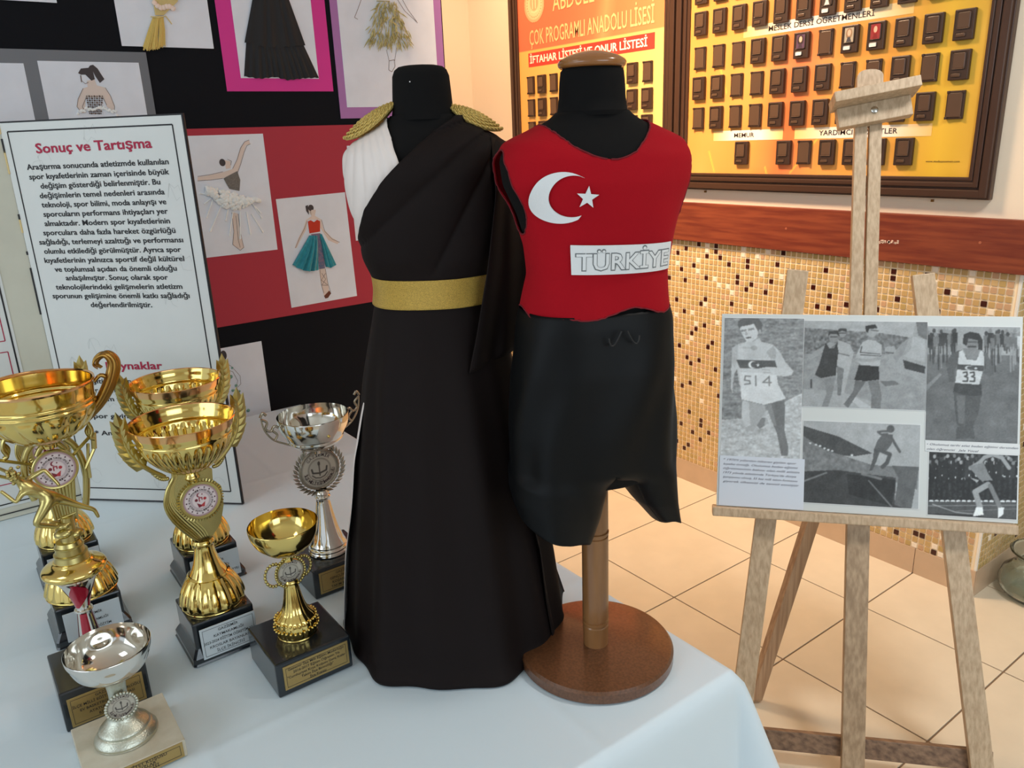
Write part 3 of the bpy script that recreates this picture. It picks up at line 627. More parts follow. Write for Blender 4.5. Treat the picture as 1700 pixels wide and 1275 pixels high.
m.out('button_bead', mat('sage green bead', (120, 164, 150), .5), e, smooth=60)

# ------------------------------------------------------------------ tri-fold text board standing on the table
FO = np.array([-.927, -2.4825, .7515]); WR = np.array([-.6215, -2.1736, .7515]); HB = .911
wd = WR - FO; WL = np.linalg.norm(wd); wd /= WL; wn = np.cross(wd, UZ); wn /= np.linalg.norm(wn)      # wn faces the viewer
bd = np.array([.0, -1., 0]); bd /= np.linalg.norm(bd); bn = np.cross(-bd, UZ)
tf = empty('folding_text_board', tuple(FO), 'white folding text board standing on the tablecloth, headed in crimson', 'board')
M_foam = mat('ivory foam board', (214, 212, 196), .8, noise=(20, .04)); M_sheet = mat('white printed sheet', (226, 228, 226), .6, noise=(9, .03))
O3 = lambda p: tuple(np.asarray(p) - FO)
def slab(name, o, d, n, w_, h_, t, m, u0=0, z0=0, off=0):
    mb = MB(); mb.box((u0, 0, z0), (u0 + w_, t, z0 + h_), .0004)
    M = Matrix(((d[0], n[0], 0, o[0] - FO[0] + n[0] * off), (d[1], n[1], 0, o[1] - FO[1] + n[1] * off), (0, 0, 1, 0), (0, 0, 0, 1)))
    bmesh.ops.transform(mb.b, matrix=M, verts=mb.b.verts[:]); return mb.out(name, m, tf)
slab('side_panel', FO, wd, wn, WL, HB, .006, mat('dark board backing', (46, 44, 48), .7), off=-.0065); slab('printed_sheet', FO, wd, wn, WL - .004, HB - .006, .0008, M_sheet, .001, .003, .0002)
slab('centre_panel', FO, bd, bn, .62, HB, .006, M_foam, off=-.0065)
W_ = lambda px, py, l=.0014: on_plane(px, py, FO + wn * l, wn)
B_ = lambda px, py, l=.0014: on_plane(px, py, FO + bn * l, bn)
def strip(mb, a, b, wid, n):
    d = b - a; d = d / np.linalg.norm(d); s_ = np.cross(n, d) * wid / 2
    mb.b.faces.new([mb.b.verts.new(O3(q)) for q in (a - s_, b - s_, b + s_, a + s_)])
u = lambda a, z: FO + wd * a + UZ * z + wn * .0014
tl, tr, br_, bl_ = W_(18.7, 221), W_(288.2, 204), W_(381, 817), W_(136.3, 808.3)
x0_, x1_, zt, zb = ((tl + bl_) / 2 - FO) @ wd, ((tr + br_) / 2 - FO) @ wd, ((tl + tr) / 2)[2] - FO[2], ((br_ + bl_) / 2)[2] - FO[2]
m = MB()
for a, b in ((u(x0_, zb), u(x0_, zt)), (u(x0_, zt), u(x1_, zt)), (u(x1_, zt), u(x1_, zb)), (u(x1_, zb), u(x0_, zb))): strip(m, a, b, .0032, wn)
for a, b in ((u(.001, .0025), u(WL - .002, .0025)), (u(WL - .002, .0025), u(WL - .002, HB - .002)), (u(.001, HB - .002), u(WL - .002, HB - .002))): strip(m, a, b, .003, wn)
m.out('black_border', M_ink, tf, norm=False)
# centre panel print: black frame line, two crimson boxes
slab('printed_sheet', FO, bd, bn, .49, HB - .05, .0008, M_sheet, .062, .03, .0002)
pv = B_(15, 550); c0 = (B_(33, 621) - FO) @ bd; m = MB(); ub = lambda a, z: FO + bd * a + UZ * z + bn * .0016
zi = B_(62, 824)[2] - FO[2]; strip(m, ub(c0, zi), ub(c0, HB - .09), .0036, bn); strip(m, ub(c0, zi), ub(.5, zi), .003, bn); strip(m, ub(.0, .014), ub(.58, .014), .003, bn); m.out('black_border', M_ink, tf, norm=False)
q1, q2, q3 = B_(8.5, 566), B_(13, 584), B_(22, 624); m = MB(); c1 = (q1 - FO) @ bd; z1 = q1[2] - FO[2]; c2 = (q2 - FO) @ bd; z2 = q2[2] - FO[2]; z3 = B_(15, 803)[2] - FO[2]
strip(m, ub(c1, z1), ub(.45, z1), .0022, bn); strip(m, ub(c1, z1), ub(c1, z1 + .2), .0022, bn); strip(m, ub(c2, z2), ub(.45, z2), .0022, bn); strip(m, ub(c2, z2), ub(c2, z3), .0022, bn); strip(m, ub(c2, z3), ub(.45, z3), .0022, bn)
m.out('crimson_box', M_redink, tf, norm=False)
c3 = lambda a, b: (a / 3.749, 180 + b / 3.749)
def wline(T, s, l, r, cap, bold=.03):
    T.add(s, O3(W_(*l)), O3(W_(*r)), UZ, cap, .0003, bold)
T = Text(); wline(T, 'Sonuç ve Tartışma', c3(228, 280), c3(945, 245), .0205, .035); wline(T, 'Kaynaklar', (177, 613.5), (269.5, 613), .0185, .035); T.out(M_redink, tf)
T = Text()
for s, x0, y0, x1, y1 in (('Araştırma sonucunda atletizmde kullanılan', 170, 383, 1050, 347), ('spor kıyafetlerinin zaman içerisinde büyük', 185, 443, 1053, 410), ('değişim gösterdiği belirlenmiştir. Bu', 255, 500, 998, 473), ('değişimlerin temel nedenleri arasında', 250, 560, 1025, 535), ('teknoloji, spor bilimi, moda anlayışı ve', 262, 617, 1035, 596), ('sporcuların performans ihtiyaçları yer', 273, 675, 1045, 655), ('almaktadır. Modern spor kıyafetlerinin', 280, 733, 1058, 715), ('sporculara daha fazla hareket özgürlüğü', 272, 790, 1092, 775), ('sağladığı, terlemeyi azalttığı ve performansı', 247, 848, 1140, 833), ('olumlu etkilediği görülmüştür. Ayrıca spor', 277, 905, 1127, 893), ('kıyafetlerinin yalnızca sportif değil kültürel', 280, 962, 1147, 950), ('ve toplumsal açıdan da önemli olduğu', 343, 1017, 1100, 1010), ('anlaşılmıştır. Sonuç olarak spor', 412, 1070, 1045, 1066), ('teknolojilerindeki gelişmelerin atletizm', 350, 1127, 1135, 1123), ('sporunun gelişimine önemli katkı sağladığı', 330, 1182, 1180, 1180), ('değerlendirilmiştir.', 567, 1237, 947, 1237)):
    wline(T, s, c3(x0, y0), c3(x1, y1), .0118, .030)
c4 = lambda a, b: (a / 4.048, 480 + b / 4.048)
for s, x0, y0, x1, y1 in (('* Eğitim ve Spor Tarihi kaynakları', 545, 634, 1360, 632), ('Spor teknolojileri ile ilgili yayınlar', 555, 694, 1330, 692), ('Atletizm federasyonu resmi', 560, 754, 1250, 752), ('sitesi', 865, 808, 985, 808), ('* Spor giyim tarihi belgeleri', 552, 868, 1300, 868), ('* Ansiklopediler', 640, 982, 1060, 982)):
    wline(T, s, c4(x0, y0), c4(x1, y1), .0118, .030)
T.out(M_ink, tf)
m = MB()       # torn paper bits left along the fold
for z, h_, c in ((.885, .045, 0), (.845, .03, 1), (.80, .05, 0), (.70, .012, 1), (.67, .03, 0), (.62, .008, 1), (.53, .06, 1), (.48, .05, 1)): m.box((-.0015, -.002, z), (.002, .003, z + h_), .0005, Matrix(((wd[0], wn[0], 0, 0), (wd[1], wn[1], 0, 0), (0, 0, 1, 0), (0, 0, 0, 1))), c)
o = m.out('torn_tape', [mat('yellowed tape', (222, 196, 140), .7), M_ink], tf)
# faint pale print of sports icons on the sheet
m = MB(); random.seed(4)
for k in range(26):
    a, z = random.uniform(.05, .40), random.uniform(.03, .88); pts = [FO + wd * (a + .016 * math.cos(t)) + UZ * (z + .02 * math.sin(t * random.choice((1, 1, 2)))) + wn * .0012 for t in np.linspace(0, 5.6, 9)]
    for p_, q_ in zip(pts, pts[1:]): strip(m, p_, q_, .0009, wn)
m.out('pale_icon_print', mat('pale grey print', (206, 208, 206), .6), tf, norm=False)

# ------------------------------------------------------------------ dress forms and the clothes on them
ZT = .7515
class Surf:
    """closed upright form: rows (z, half width, half depth, side shift, front shift); front = +x, the viewer's right = +y"""
    def __init__(s, rows, n=2.3, smooth=2):
        r = np.array([list(q) + [0] * (5 - len(q)) for q in sorted(rows)], float); s.n = n
        zz = np.linspace(r[0, 0], r[-1, 0], 400); s.z = zz; c = [np.interp(zz, r[:, 0], r[:, k]) for k in range(1, 5)]
        k = np.exp(-.5 * (np.arange(-9, 10) / (3.0 * smooth / 2 + 1e-6)) ** 2); k /= k.sum()
        s.c = [np.convolve(np.pad(v, 9, mode='edge'), k, 'valid') for v in c]
        L_ = np.concatenate([[0], np.cumsum(np.hypot(np.diff(zz), np.diff(s.c[0])))]); s.L = L_
    def par(s, z): return [np.interp(z, s.z, v) for v in s.c]
    def rows(s, z0, z1, n):
        l0, l1 = np.interp(z0, s.z, s.L), np.interp(z1, s.z, s.L); return np.interp(np.linspace(l0, l1, n), s.L, s.z)
    def pt(s, th, z, off=0.):
        a, b, cs, cf_ = s.par(z); c, t = math.cos(th), math.sin(th); e = 2 / s.n
        x = (b + off) * math.copysign(abs(c) ** e, c); y = (a + off) * math.copysign(abs(t) ** e, t); return (x + cf_, y + cs, z)
    def front(s, y, z, off=0.):
        a, b, cs, cf_ = s.par(z); t = min(.999, abs((y - cs) / (a + off))); return (cf_ + (b + off) * (1 - t ** s.n) ** (1 / s.n), y, z)
    def shell(s, name, m, par, z0, z1, nz=80, nt=160, off=.004, mask=None, disp=None, smooth_edge=5, zoff=ZT, close=False, thick=.0012, lift=0.):
        """mask(th, x, y, z) True = cloth there; disp(th, y, z) extra offset"""
        Z = s.rows(z0, z1, nz); V = []; keep = []
        for z in Z:
            for k in range(nt):
                th = -PI + 2 * PI * k / nt; p0 = s.pt(th, z); d = disp(th, p0[1], z) if disp else 0
                p = s.pt(th, z, off + d); V.append((p[0], p[1], p[2] - zoff + (lift * (off + d)))); keep.append(mask(th, *p0) if mask else True)
        F = []
        for j in range(nz - 1):
            for k in range(nt):
                q = (j * nt + k, j * nt + (k + 1) % nt, (j + 1) * nt + (k + 1) % nt, (j + 1) * nt + k)
                if all(keep[i] for i in q): F.append(q)
        if close: F.append(tuple((nz - 1) * nt + k for k in range(nt))); F.append(tuple(range(nt))[::-1])
        b = bmesh.new(); me = meshd(name, V, F); b.from_mesh(me)
        bmesh.ops.delete(b, geom=[v for v in b.verts if not v.link_faces], context='VERTS')
        if mask:
            for _ in range(smooth_edge):
                new = {}
                for v in b.verts:
                    nb = [e.other_vert(v) for e in v.link_edges if e.is_boundary]
                    if len(nb) == 2: new[v] = v.co * .4 + (nb[0].co + nb[1].co) * .3
                for v, c in new.items(): v.co = c
        bmesh.ops.recalc_face_normals(b, faces=b.faces); b.to_mesh(me); b.free()
        o = link(name, me, m, par, smooth=True)
        if thick: q = o.modifiers.new('thickness', 'SOLIDIFY'); q.thickness = thick; q.offset = -1
        return o
def dress_form(label, x, y, rz, body_rows, neck, base_r, cap, z_body):
    t = empty('dress_form', (x, y, ZT), label, 'mannequin', None, rz); S = Surf(body_rows, 2.25)
    S.shell('torso', M_body, t, z_body, body_rows[-1][0] if body_rows[-1][0] > body_rows[0][0] else body_rows[0][0], 90, 72, 0, close=True, thick=0)
    return t, S
# --- form 2: red vest and black shorts
rz2 = math.radians(-22)
R2 = [(1.085, .085, .07), (1.108, .112, .085), (1.168, .117, .088), (1.264, .112, .086), (1.333, .103, .080), (1.40, .098, .075, .006), (1.443, .103, .078, .007), (1.485, .113, .083, .005), (1.526, .127, .086), (1.560, .131, .080), (1.580, .120, .066), (1.594, .092, .054), (1.605, .066, .047), (1.6175, .0475, .0435)]
t2 = empty('dress_form', (.359, -1.902, ZT), 'black dress form with varnished neck cap on a turned pole, wearing the red vest', 'mannequin', None, rz2)
S2 = Surf(R2, 2.25); S2.shell('torso', M_body, t2, 1.085, 1.6175, 90, 72, 0, close=True, thick=0)
MB().lathe([(1.612 - ZT, .0478), (1.618 - ZT, .0484), (1.6185 - ZT, .0474), (1.635 - ZT, .0452), (1.655 - ZT, .0440), (1.668 - ZT, .0425), (1.6735 - ZT, .0385), (1.6745 - ZT, 0)], 48).out('neck', M_body, t2, smooth=60)
MB().lathe([(1.6725 - ZT, 0), (1.6725 - ZT, .0425), (1.6745 - ZT, .0450), (1.6785 - ZT, .0462), (1.6825 - ZT, .0440), (1.688 - ZT, .034), (1.6925 - ZT, .019), (1.6945 - ZT, .004), (1.6947 - ZT, 0)], 56).out('neck_cap', M_cap, t2, smooth=60)
pr = [(.019, 0), (.019, .0205), (.058, .0212), (.0595, .0195), (.0625, .0195), (.0635, .0218), (.067, .0218), (.068, .0195), (.071, .0195), (.0725, .0215), (.222, .0215), (.2235, .0197), (.2265, .0197), (.2275, .0222), (.231, .0222), (.232, .0197), (.235, .0197), (.2365, .0215), (.36, .0205), (.36, 0)]
MB().lathe(pr, 40).out('pole', M_pole, t2, smooth=30)
MB().lathe([(0, 0), (0, .1265), (.002, .1285), (.017, .1285), (.0215, .125), (.022, .12), (.022, 0)], 96).out('base_plate', M_mdf, t2, smooth=25)
ve = empty('sports_vest', (.359, -1.902, ZT), 'sleeveless red knit vest with white crescent, star and name patch', 'vest', None, rz2)
nk = [(-.081, 1.640), (-.077, 1.612), (-.067, 1.594), (-.048, 1.5745), (-.028, 1.563), (0, 1.556), (.026, 1.564), (.050, 1.582), (.067, 1.604), (.071, 1.640)]
def m_vest(th, x, y, z):
    if -.081 < y < .071:
        if x > -.005 and z > np.interp(y, *zip(*nk)): return False
        if x <= -.005 and z > 1.601: return False
    if y < -.085 and ((x - .002) / .036) ** 2 + ((z - 1.516) / .056) ** 2 < 1: return False
    if y > .085 and ((x - .002) / .034) ** 2 + ((z - 1.514) / .052) ** 2 < 1: return False
    return z > 1.349 + .005 * math.sin(th * 3 + 1) + .004 * math.sin(th * 7)
def d_vest(th, y, z):
    d = .0015 * math.sin(th * 5 + z * 40) * max(0, (1.45 - z) / .1) + .004 * max(0, (1.40 - z) / .06)
    d += .0016 * math.sin(z * 120 + y * 60) * math.exp(-((z - 1.58) / .02) ** 2)
    d += .006 * max(0, min(1, (abs(y) - .085) / .03)) ** 2 * math.exp(-((z - 1.53) / .05) ** 2)
    return d
vest = S2.shell('vest_body', M_vest, ve, 1.335, 1.6165, 190, 340, .0045, m_vest, d_vest, 8, thick=.0018)
b = bmesh.new(); b.from_mesh(vest.data); hem = MB(); seen = set()
for e0 in [e for e in b.edges if e.is_boundary]:
    if e0 in seen: continue
    chain = [e0.verts[0], e0.verts[1]]; seen.add(e0)
    while True:
        nx = [e for e in chain[-1].link_edges if e.is_boundary and e not in seen]
        if not nx: break
        seen.add(nx[0]); chain.append(nx[0].other_vert(chain[-1]))
    if len(chain) > 20:
        pts = [v.co + Vector((random.gauss(0, .0003), random.gauss(0, .0003), random.gauss(0, .0003))) for v in chain[::3]]; hem.tube(pts, [.0009 + .0004 * random.random() for _ in pts], 5, False)
b.free(); hem.out('raw_edge', M_hem, ve, smooth=80)
def on_vest(name, P2, m, thick=.0016, dens=.004, off=.0062):
    """flat outline in (y, z) laid on the chest"""
    b = bmesh.new(); vs = [b.verts.new((0, p[0], p[1])) for p in P2]; f = b.faces.new(vs)
    bmesh.ops.triangulate(b, faces=b.faces[:])
    for _ in range(4):
        es = [e for e in b.edges if e.calc_length() > dens]
        if not es: break
        bmesh.ops.subdivide_edges(b, edges=es, cuts=1, use_grid_fill=False); bmesh.ops.triangulate(b, faces=b.faces[:])
    for v in b.verts: z = v.co.z; p = S2.front(v.co.y, z, off + d_vest(0, v.co.y, z)); v.co = Vector((p[0], p[1], z - ZT))
    for f in b.faces:
        f.normal_update()
        if f.normal.x < 0: f.normal_flip()
    me = bpy.data.meshes.new(name); b.to_mesh(me); b.free(); o = link(name, me, m, ve)
    if thick: q = o.modifiers.new('thickness', 'SOLIDIFY'); q.thickness = thick; q.offset = 1
    return o
oc, orx, orz = (-.0705, 1.511), .0385, .0325; ic, ir, iz = (-.0575, 1.5125), .0290, .0262
A = [(oc[0] + orx * math.cos(a), oc[1] + orz * math.sin(a)) for a in np.linspace(math.radians(52), math.radians(302), 40)]
Bq = [(ic[0] + ir * math.cos(a), ic[1] + iz * math.sin(a)) for a in np.linspace(math.radians(286), math.radians(66), 36)]
n_ = 40; cb_ = bmesh.new(); rows_ = []
for k in range(n_):
    t = k / (n_ - 1); a1 = math.radians(52 + 250 * t); a2 = math.radians(60 + 232 * t); o_ = (oc[0] + orx * math.cos(a1), oc[1] + orz * math.sin(a1)); i_ = (ic[0] + ir * math.cos(a2), ic[1] + iz * math.sin(a2)); r_ = []
    for j in range(5):
        y_, z_ = o_[0] + (i_[0] - o_[0]) * j / 4, o_[1] + (i_[1] - o_[1]) * j / 4; p_ = S2.front(y_, z_, .0062 + d_vest(0, y_, z_)); r_.append(cb_.verts.new((p_[0], p_[1], z_ - ZT)))
    rows_.append(r_)
for a_, b_ in zip(rows_, rows_[1:]):
    for j in range(4): cb_.faces.new((a_[j], b_[j], b_[j + 1], a_[j + 1]))
for f_ in cb_.faces:
    f_.normal_update()
    if f_.normal.x < 0: f_.normal_flip()
me_ = bpy.data.meshes.new('crescent'); cb_.to_mesh(me_); cb_.free(); o_ = link('crescent', me_, M_felt, ve); q_ = o_.modifiers.new('thickness', 'SOLIDIFY'); q_.thickness = .0016; q_.offset = 1
def star_fan():
    b = bmesh.new(); c0 = (-.0395, 1.5105); R = [(c0[0] + (.0148 if k % 2 == 0 else .0060) * math.sin(2 * PI * k / 10 + .1), c0[1] + (.0148 if k % 2 == 0 else .0060) * math.cos(2 * PI * k / 10 + .1)) for k in range(10)]; rings = []
    for j in range(1, 4):
        ring = []
        for p in R: y_, z_ = c0[0] + (p[0] - c0[0]) * j / 3, c0[1] + (p[1] - c0[1]) * j / 3; q = S2.front(y_, z_, .0066 + d_vest(0, y_, z_)); ring.append(b.verts.new((q[0], q[1], z_ - ZT)))
        rings.append(ring)
    q = S2.front(*c0, .0066 + d_vest(0, *c0)); c = b.verts.new((q[0], q[1], c0[1] - ZT))
    for k in range(10):
        b.faces.new((c, rings[0][(k + 1) % 10], rings[0][k]))
        for a_, b_ in zip(rings, rings[1:]): b.faces.new((a_[k], a_[(k + 1) % 10], b_[(k + 1) % 10], b_[k]))
    me = bpy.data.meshes.new('star'); b.to_mesh(me); b.free(); o = link('star', me, M_felt, ve); q = o.modifiers.new('thickness', 'SOLIDIFY'); q.thickness = .0016; q.offset = 1
star_fan()
if 0: on_vest('star', [(-.0395 + (.0148 if k % 2 == 0 else .0060) * math.sin(2 * PI * k / 10 + .1), 1.5105 + (.0148 if k % 2 == 0 else .0060) * math.cos(2 * PI * k / 10 + .1)) for k in range(10)], M_felt)
pc = [(-.0585, 1.4495), (.0925, 1.4425), (.0925, 1.4045), (-.0566, 1.4095)]
pa = on_vest('name_patch', pc, M_felt, .0012)
def chest_text(s, y0, y1, z0, z1, cap, bold, off, m, name):
    V, F = glyphs(s, bold); a, b_ = V[:, 0].min(), V[:, 0].max(); b = bmesh.new(); bv = []
    for v in V:
        t = (v[0] - a) / (b_ - a); bv.append(b.verts.new((0, y0 + (y1 - y0) * t, z0 + (z1 - z0) * t + v[1] / .7 * cap)))
    for f in F:
        try: b.faces.new([bv[i] for i in f])
        except ValueError: pass
    for v in b.verts: z = v.co.z; p = S2.front(v.co.y, z, off + d_vest(0, v.co.y, z)); v.co = Vector((p[0], p[1], z - ZT))
    me = bpy.data.meshes.new(name); b.to_mesh(me); b.free(); return link(name, me, m, pa)
chest_text('TÜRKİYE', -.053, .089, 1.4155, 1.4110, .0225, .040, .0079, mat('grey stitched outline', (120, 124, 126), .8), 'stitched_outline')
chest_text('TÜRKİYE', -.0517, .0877, 1.4162, 1.4117, .0212, .012, .0082, M_felt, 'felt_lettering')
# shorts
sh = empty('sports_shorts', (.359, -1.902, ZT), 'loose black satin sports shorts under the red vest', 'shorts', None, rz2)
SH = Surf([(1.10, .126, .092, -.004), (1.168, .1255, .093, -.004), (1.264, .1195, .092, -.002), (1.333, .112, .086), (1.352, .106, .082)], 2.4)
dsh = lambda th, y, z: .0022 * math.sin(th * 9 + 2 * math.sin(z * 18)) * (1.37 - z) * 5 + .0015 * math.sin(th * 4 - z * 25)
def build_shorts():
    NT, ZC = 144, 1.118; V = []; F = []; Z = np.linspace(1.352, ZC, 44); half = NT // 2
    ths = [2 * PI * k / NT for k in range(NT)]            # 0 = front, +y = the viewer's right
    for z in Z:
        for th in ths: p = SH.pt(th, z, .002 + dsh(th, 0, z)); V.append([p[0], p[1], p[2]])
    for j in range(len(Z) - 1):
        for k in range(NT): F.append((j * NT + k, j * NT + (k + 1) % NT, (j + 1) * NT + (k + 1) % NT, (j + 1) * NT + k))
    base = (len(Z) - 1) * NT; NC = 18
    fr, bk = base, base + half; cr_ = []
    shift = .026                                           # the seam sits a little to the viewer's right
    for i in range(1, NC):
        t = i / NC; cr_.append(len(V)); V.append([V[fr][0] + (V[bk][0] - V[fr][0]) * t, shift * math.sin(PI * t), ZC])
    R_loop = [base + k for k in range(0, half + 1)] + cr_[::-1]; L_loop = [base + k % NT for k in range(half, NT + 1)] + cr_
    for loop, rows, slope, seed in ((L_loop, [(1.118, -.134, .022, .090), (1.09, -.135, .013, .088), (1.05, -.135, .000, .086), (1.010, -.127, -.018, .082)], -.42, 0), (R_loop, [(1.118, .022, .1215, .086), (1.085, .034, .123, .080), (1.04, .058, .128, .070), (1.003, .088, .134, .058)], -.06, 2)):
        r = np.array(sorted(rows)); c0 = sum(V[i][1] for i in loop) / len(loop); prev = loop; zz = np.linspace(r[-1, 0], r[0, 0], 34)[1:]
        an = [math.atan2((V[i][1] - c0) / .065, V[i][0] / .09) for i in loop]; st = [list(V[i]) for i in loop]
        for z in zz:
            l, q, d = (np.interp(z, r[:, 0], r[:, k]) for k in (1, 2, 3)); c, h = (l + q) / 2, (q - l) / 2; k_ = (r[-1, 0] - z) / (r[-1, 0] - r[0, 0]); bl_ = min(1, k_ / .30); bl_ = bl_ * bl_ * (3 - 2 * bl_); cur = []
            for i, a in enumerate(an):
                w_ = 1 + .03 * math.sin(a * 6 + seed + z * 9) * k_; ty = c + h * w_ * math.copysign(abs(math.sin(a)) ** .85, math.sin(a)); tx = d * w_ * math.copysign(abs(math.cos(a)) ** .85, math.cos(a))
                x = st[i][0] * (1 - bl_) + tx * bl_; y = st[i][1] * (1 - bl_) + ty * bl_; cur.append(len(V)); V.append([x, y, z + slope * (y - c) * k_ * bl_ + .004 * k_ * math.sin(a * 3 + seed)])
            n = len(loop)
            for i in range(n): F.append((prev[i], prev[(i + 1) % n], cur[(i + 1) % n], cur[i]))
            prev = cur
    V = [(v[0], v[1], v[2] - ZT) for v in V]; o = link('shorts_body', fix(meshd('shorts_body', V, F)), M_short, sh, smooth=True); q = o.modifiers.new('thickness', 'SOLIDIFY'); q.thickness = .001; q.offset = -1
build_shorts()
m = MB(); q0 = S2.front(.008, 1.332, .016)
for k in (-1, 1): m.tube([(q0[0] + .002, q0[1] + k * (.004 + .018 * math.sin(t)), q0[2] - ZT - .016 * math.sin(t * 2) - .004 * t) for t in np.linspace(0, 1.5, 9)], .0013, 6)
m.out('waist_cord', mat('black cord', (30, 30, 32), .6), sh, smooth=60)

# --- form 1: dark one-shoulder gown
rz1 = math.radians(-33); GX, GY = .11, -2.02
t1 = empty('dress_form', (GX, GY, ZT), 'black dress form with a bare flat neck top, wearing the long dark gown', 'mannequin', None, rz1)
R1 = [(1.05, .09, .07), (1.12, .112, .085), (1.22, .110, .085), (1.36, .086, .070), (1.4355, .103, .074), (1.487, .118, .079), (1.54, .124, .081), (1.575, .121, .072), (1.592, .102, .060), (1.603, .078, .052), (1.612, .060, .047), (1.625, .049, .044)]
S1 = Surf(R1, 2.25); S1.shell('torso', M_body, t1, 1.05, 1.625, 90, 72, 0, close=True, thick=0)
MB().lathe([(1.618 - ZT, .0490), (1.635 - ZT, .0455), (1.66 - ZT, .0440), (1.680 - ZT, .0425), (1.6885 - ZT, .0390), (1.693 - ZT, .033), (1.6945 - ZT, .026), (1.6932 - ZT, .014), (1.6935 - ZT, 0)], 64, flute=lambda i, a: 1 + (.012 * math.sin(a * 9) * (i > 4))).out('neck', M_body, t1, smooth=70)
p = S1.front(0, 1.62, 0); MB().ball((.0405, -.0145, 1.6705 - ZT), .0011, 6).out('pin', mat('white pin head', (245, 245, 245), .3), t1)
MB().lathe([(0, 0), (0, .105), (.017, .105), (.02, .1), (.02, .0212), (.33, .0205), (.33, 0)], 40).out('pole', M_pole, t1, smooth=30)
gw = empty('draped_gown', (GX, GY, ZT), 'floor length very dark brown draped gown with ivory shoulder and gold belt', 'gown', None, rz1)
RG = [(.7525, .186, .205), (.80, .182, .195), (.90, .170, .175), (1.03, .150, .150), (1.13, .136, .128), (1.22, .122, .110), (1.30, .104, .092), (1.34, .095, .080), (1.365, .091, .075), (1.39, .093, .076), (1.4355, .106, .080), (1.487, .120, .085), (1.54, .1265, .086), (1.575, .123, .077), (1.592, .105, .064), (1.603, .081, .056), (1.612, .063, .050), (1.625, .051, .046)]
SG = Surf(RG, 2.2)
dk = [(-.140, 1.36), (-.118, 1.40), (-.104, 1.4535), (-.086, 1.497), (-.060, 1.534), (-.036, 1.560), (-.004, 1.588), (.036, 1.6205), (.05, 1.66)]
def m_dark(th, x, y, z):
    if x < 0: return not (y < -.03 and z > 1.30)
    return z < np.interp(y, *zip(*dk))
def d_dark(th, y, z):
    if z > 1.385:
        u_ = math.atan2(1.64 - z, .135 - y); k = abs(math.sin(u_ * 8.5 + .3)) ** .45
        return .0024 + .0095 * (k - .3) * min(1, (z - 1.385) / .03) * (1 if y < .09 else .3)
    if z < 1.345:
        g_ = min(1, (1.345 - z) / .35); return g_ * (.0065 * math.sin(th * 7 + .6 * math.sin(z * 5)) + .004 * math.sin(th * 13 + 1.7 + z * 2)) + .008 * math.exp(-((z - .757) / .012) ** 2)
    return 0
SG.shell('dark_drape', M_drape, gw, .7535, 1.6225, 200, 260, .004, m_dark, d_dark, 6, thick=.0012)
wb = [(1.50, -.024), (1.5587, -.0336), (1.5886, -.0425), (1.618, -.0505), (1.66, -.056)]
def m_white(th, x, y, z):
    if z < 1.335: return False
    if x < 0: return y < -.02 and z < 1.62
    return y < np.interp(z, *zip(*wb)) and z > np.interp(y, *zip(*dk)) - .014
def d_white(th, y, z):
    u_ = (y + .088) / (1.68 - z); return .0030 * abs(math.sin(u_ * 26 + .4)) ** .5
SG.shell('ivory_drape', M_wdrape, gw, 1.335, 1.6225, 110, 260, .0005, m_white, d_white, 6, thick=.001)
SG.shell('ivory_underskirt', M_wdrape, gw, .7545, 1.335, 60, 120, .0135, lambda th, x, y, z: x < .040 and y < .10 and z < 1.30, lambda th, y, z: .005 * max(0, min(1, (1.0 - z) / .1)) - .012 * max(0, min(1, (z - 1.08) / .12)), 3, thick=.001)
def d_belt(th, y, z): return 0
bl = tag(SG.shell('gold_belt', M_goldband, gw, 1.3485 - .006, 1.3865, 14, 160, .0078, None, lambda th, y, z: .0008 * math.sin(th * 6), 0, thick=.001))
# hanging end of the drape at the viewer's right of the gown, and the train spreading behind
def sheetgrid(name, rowsL, rowsR, m, par, fold=.006, n=6, cols=46, thick=.0012):
    V = []
    for j, (a, b_) in enumerate(zip(rowsL, rowsR)):
        for i in range(cols + 1):
            u_ = i / cols; q = [a[k] + (b_[k] - a[k]) * u_ for k in range(3)]; q[0] += fold * math.sin(u_ * n * PI) * (.3 + j / len(rowsL)); V.append((q[0], q[1], q[2] - ZT))
    F = [(j * (cols + 1) + i, j * (cols + 1) + i + 1, (j + 1) * (cols + 1) + i + 1, (j + 1) * (cols + 1) + i) for j in range(len(rowsL) - 1) for i in range(cols)]
    o = link(name, meshd(name, V, F), m, par, smooth=True); q = o.modifiers.new('thickness', 'SOLIDIFY'); q.thickness = thick; return o
def interp3(P, n):
    P = np.array(P, float); t = np.linspace(0, len(P) - 1, n); return [tuple(np.interp(x_, range(len(P)), P[:, k]) for k in range(3)) for x_ in t]
sheetgrid('hanging_drape', interp3([(.052, .098, 1.590), (.088, .101, 1.51), (.096, .083, 1.40), (.104, .062, 1.304), (.108, .047, 1.2445)], 26), interp3([(.0, .124, 1.582), (.0, .150, 1.51), (.0, .160, 1.42), (.01, .165, 1.33), (.02, .165, 1.275)], 26), M_drape, gw, .004, 5)
sheetgrid('train', interp3([(.10, .130, 1.02), (.11, .148, .93), (.115, .155, .84), (.12, .165, .757)], 20), interp3([(-.05, .125, 1.06), (-.05, .150, .95), (-.045, .178, .85), (-.043, .205, .755)], 20), M_drape, gw, .009, 4)
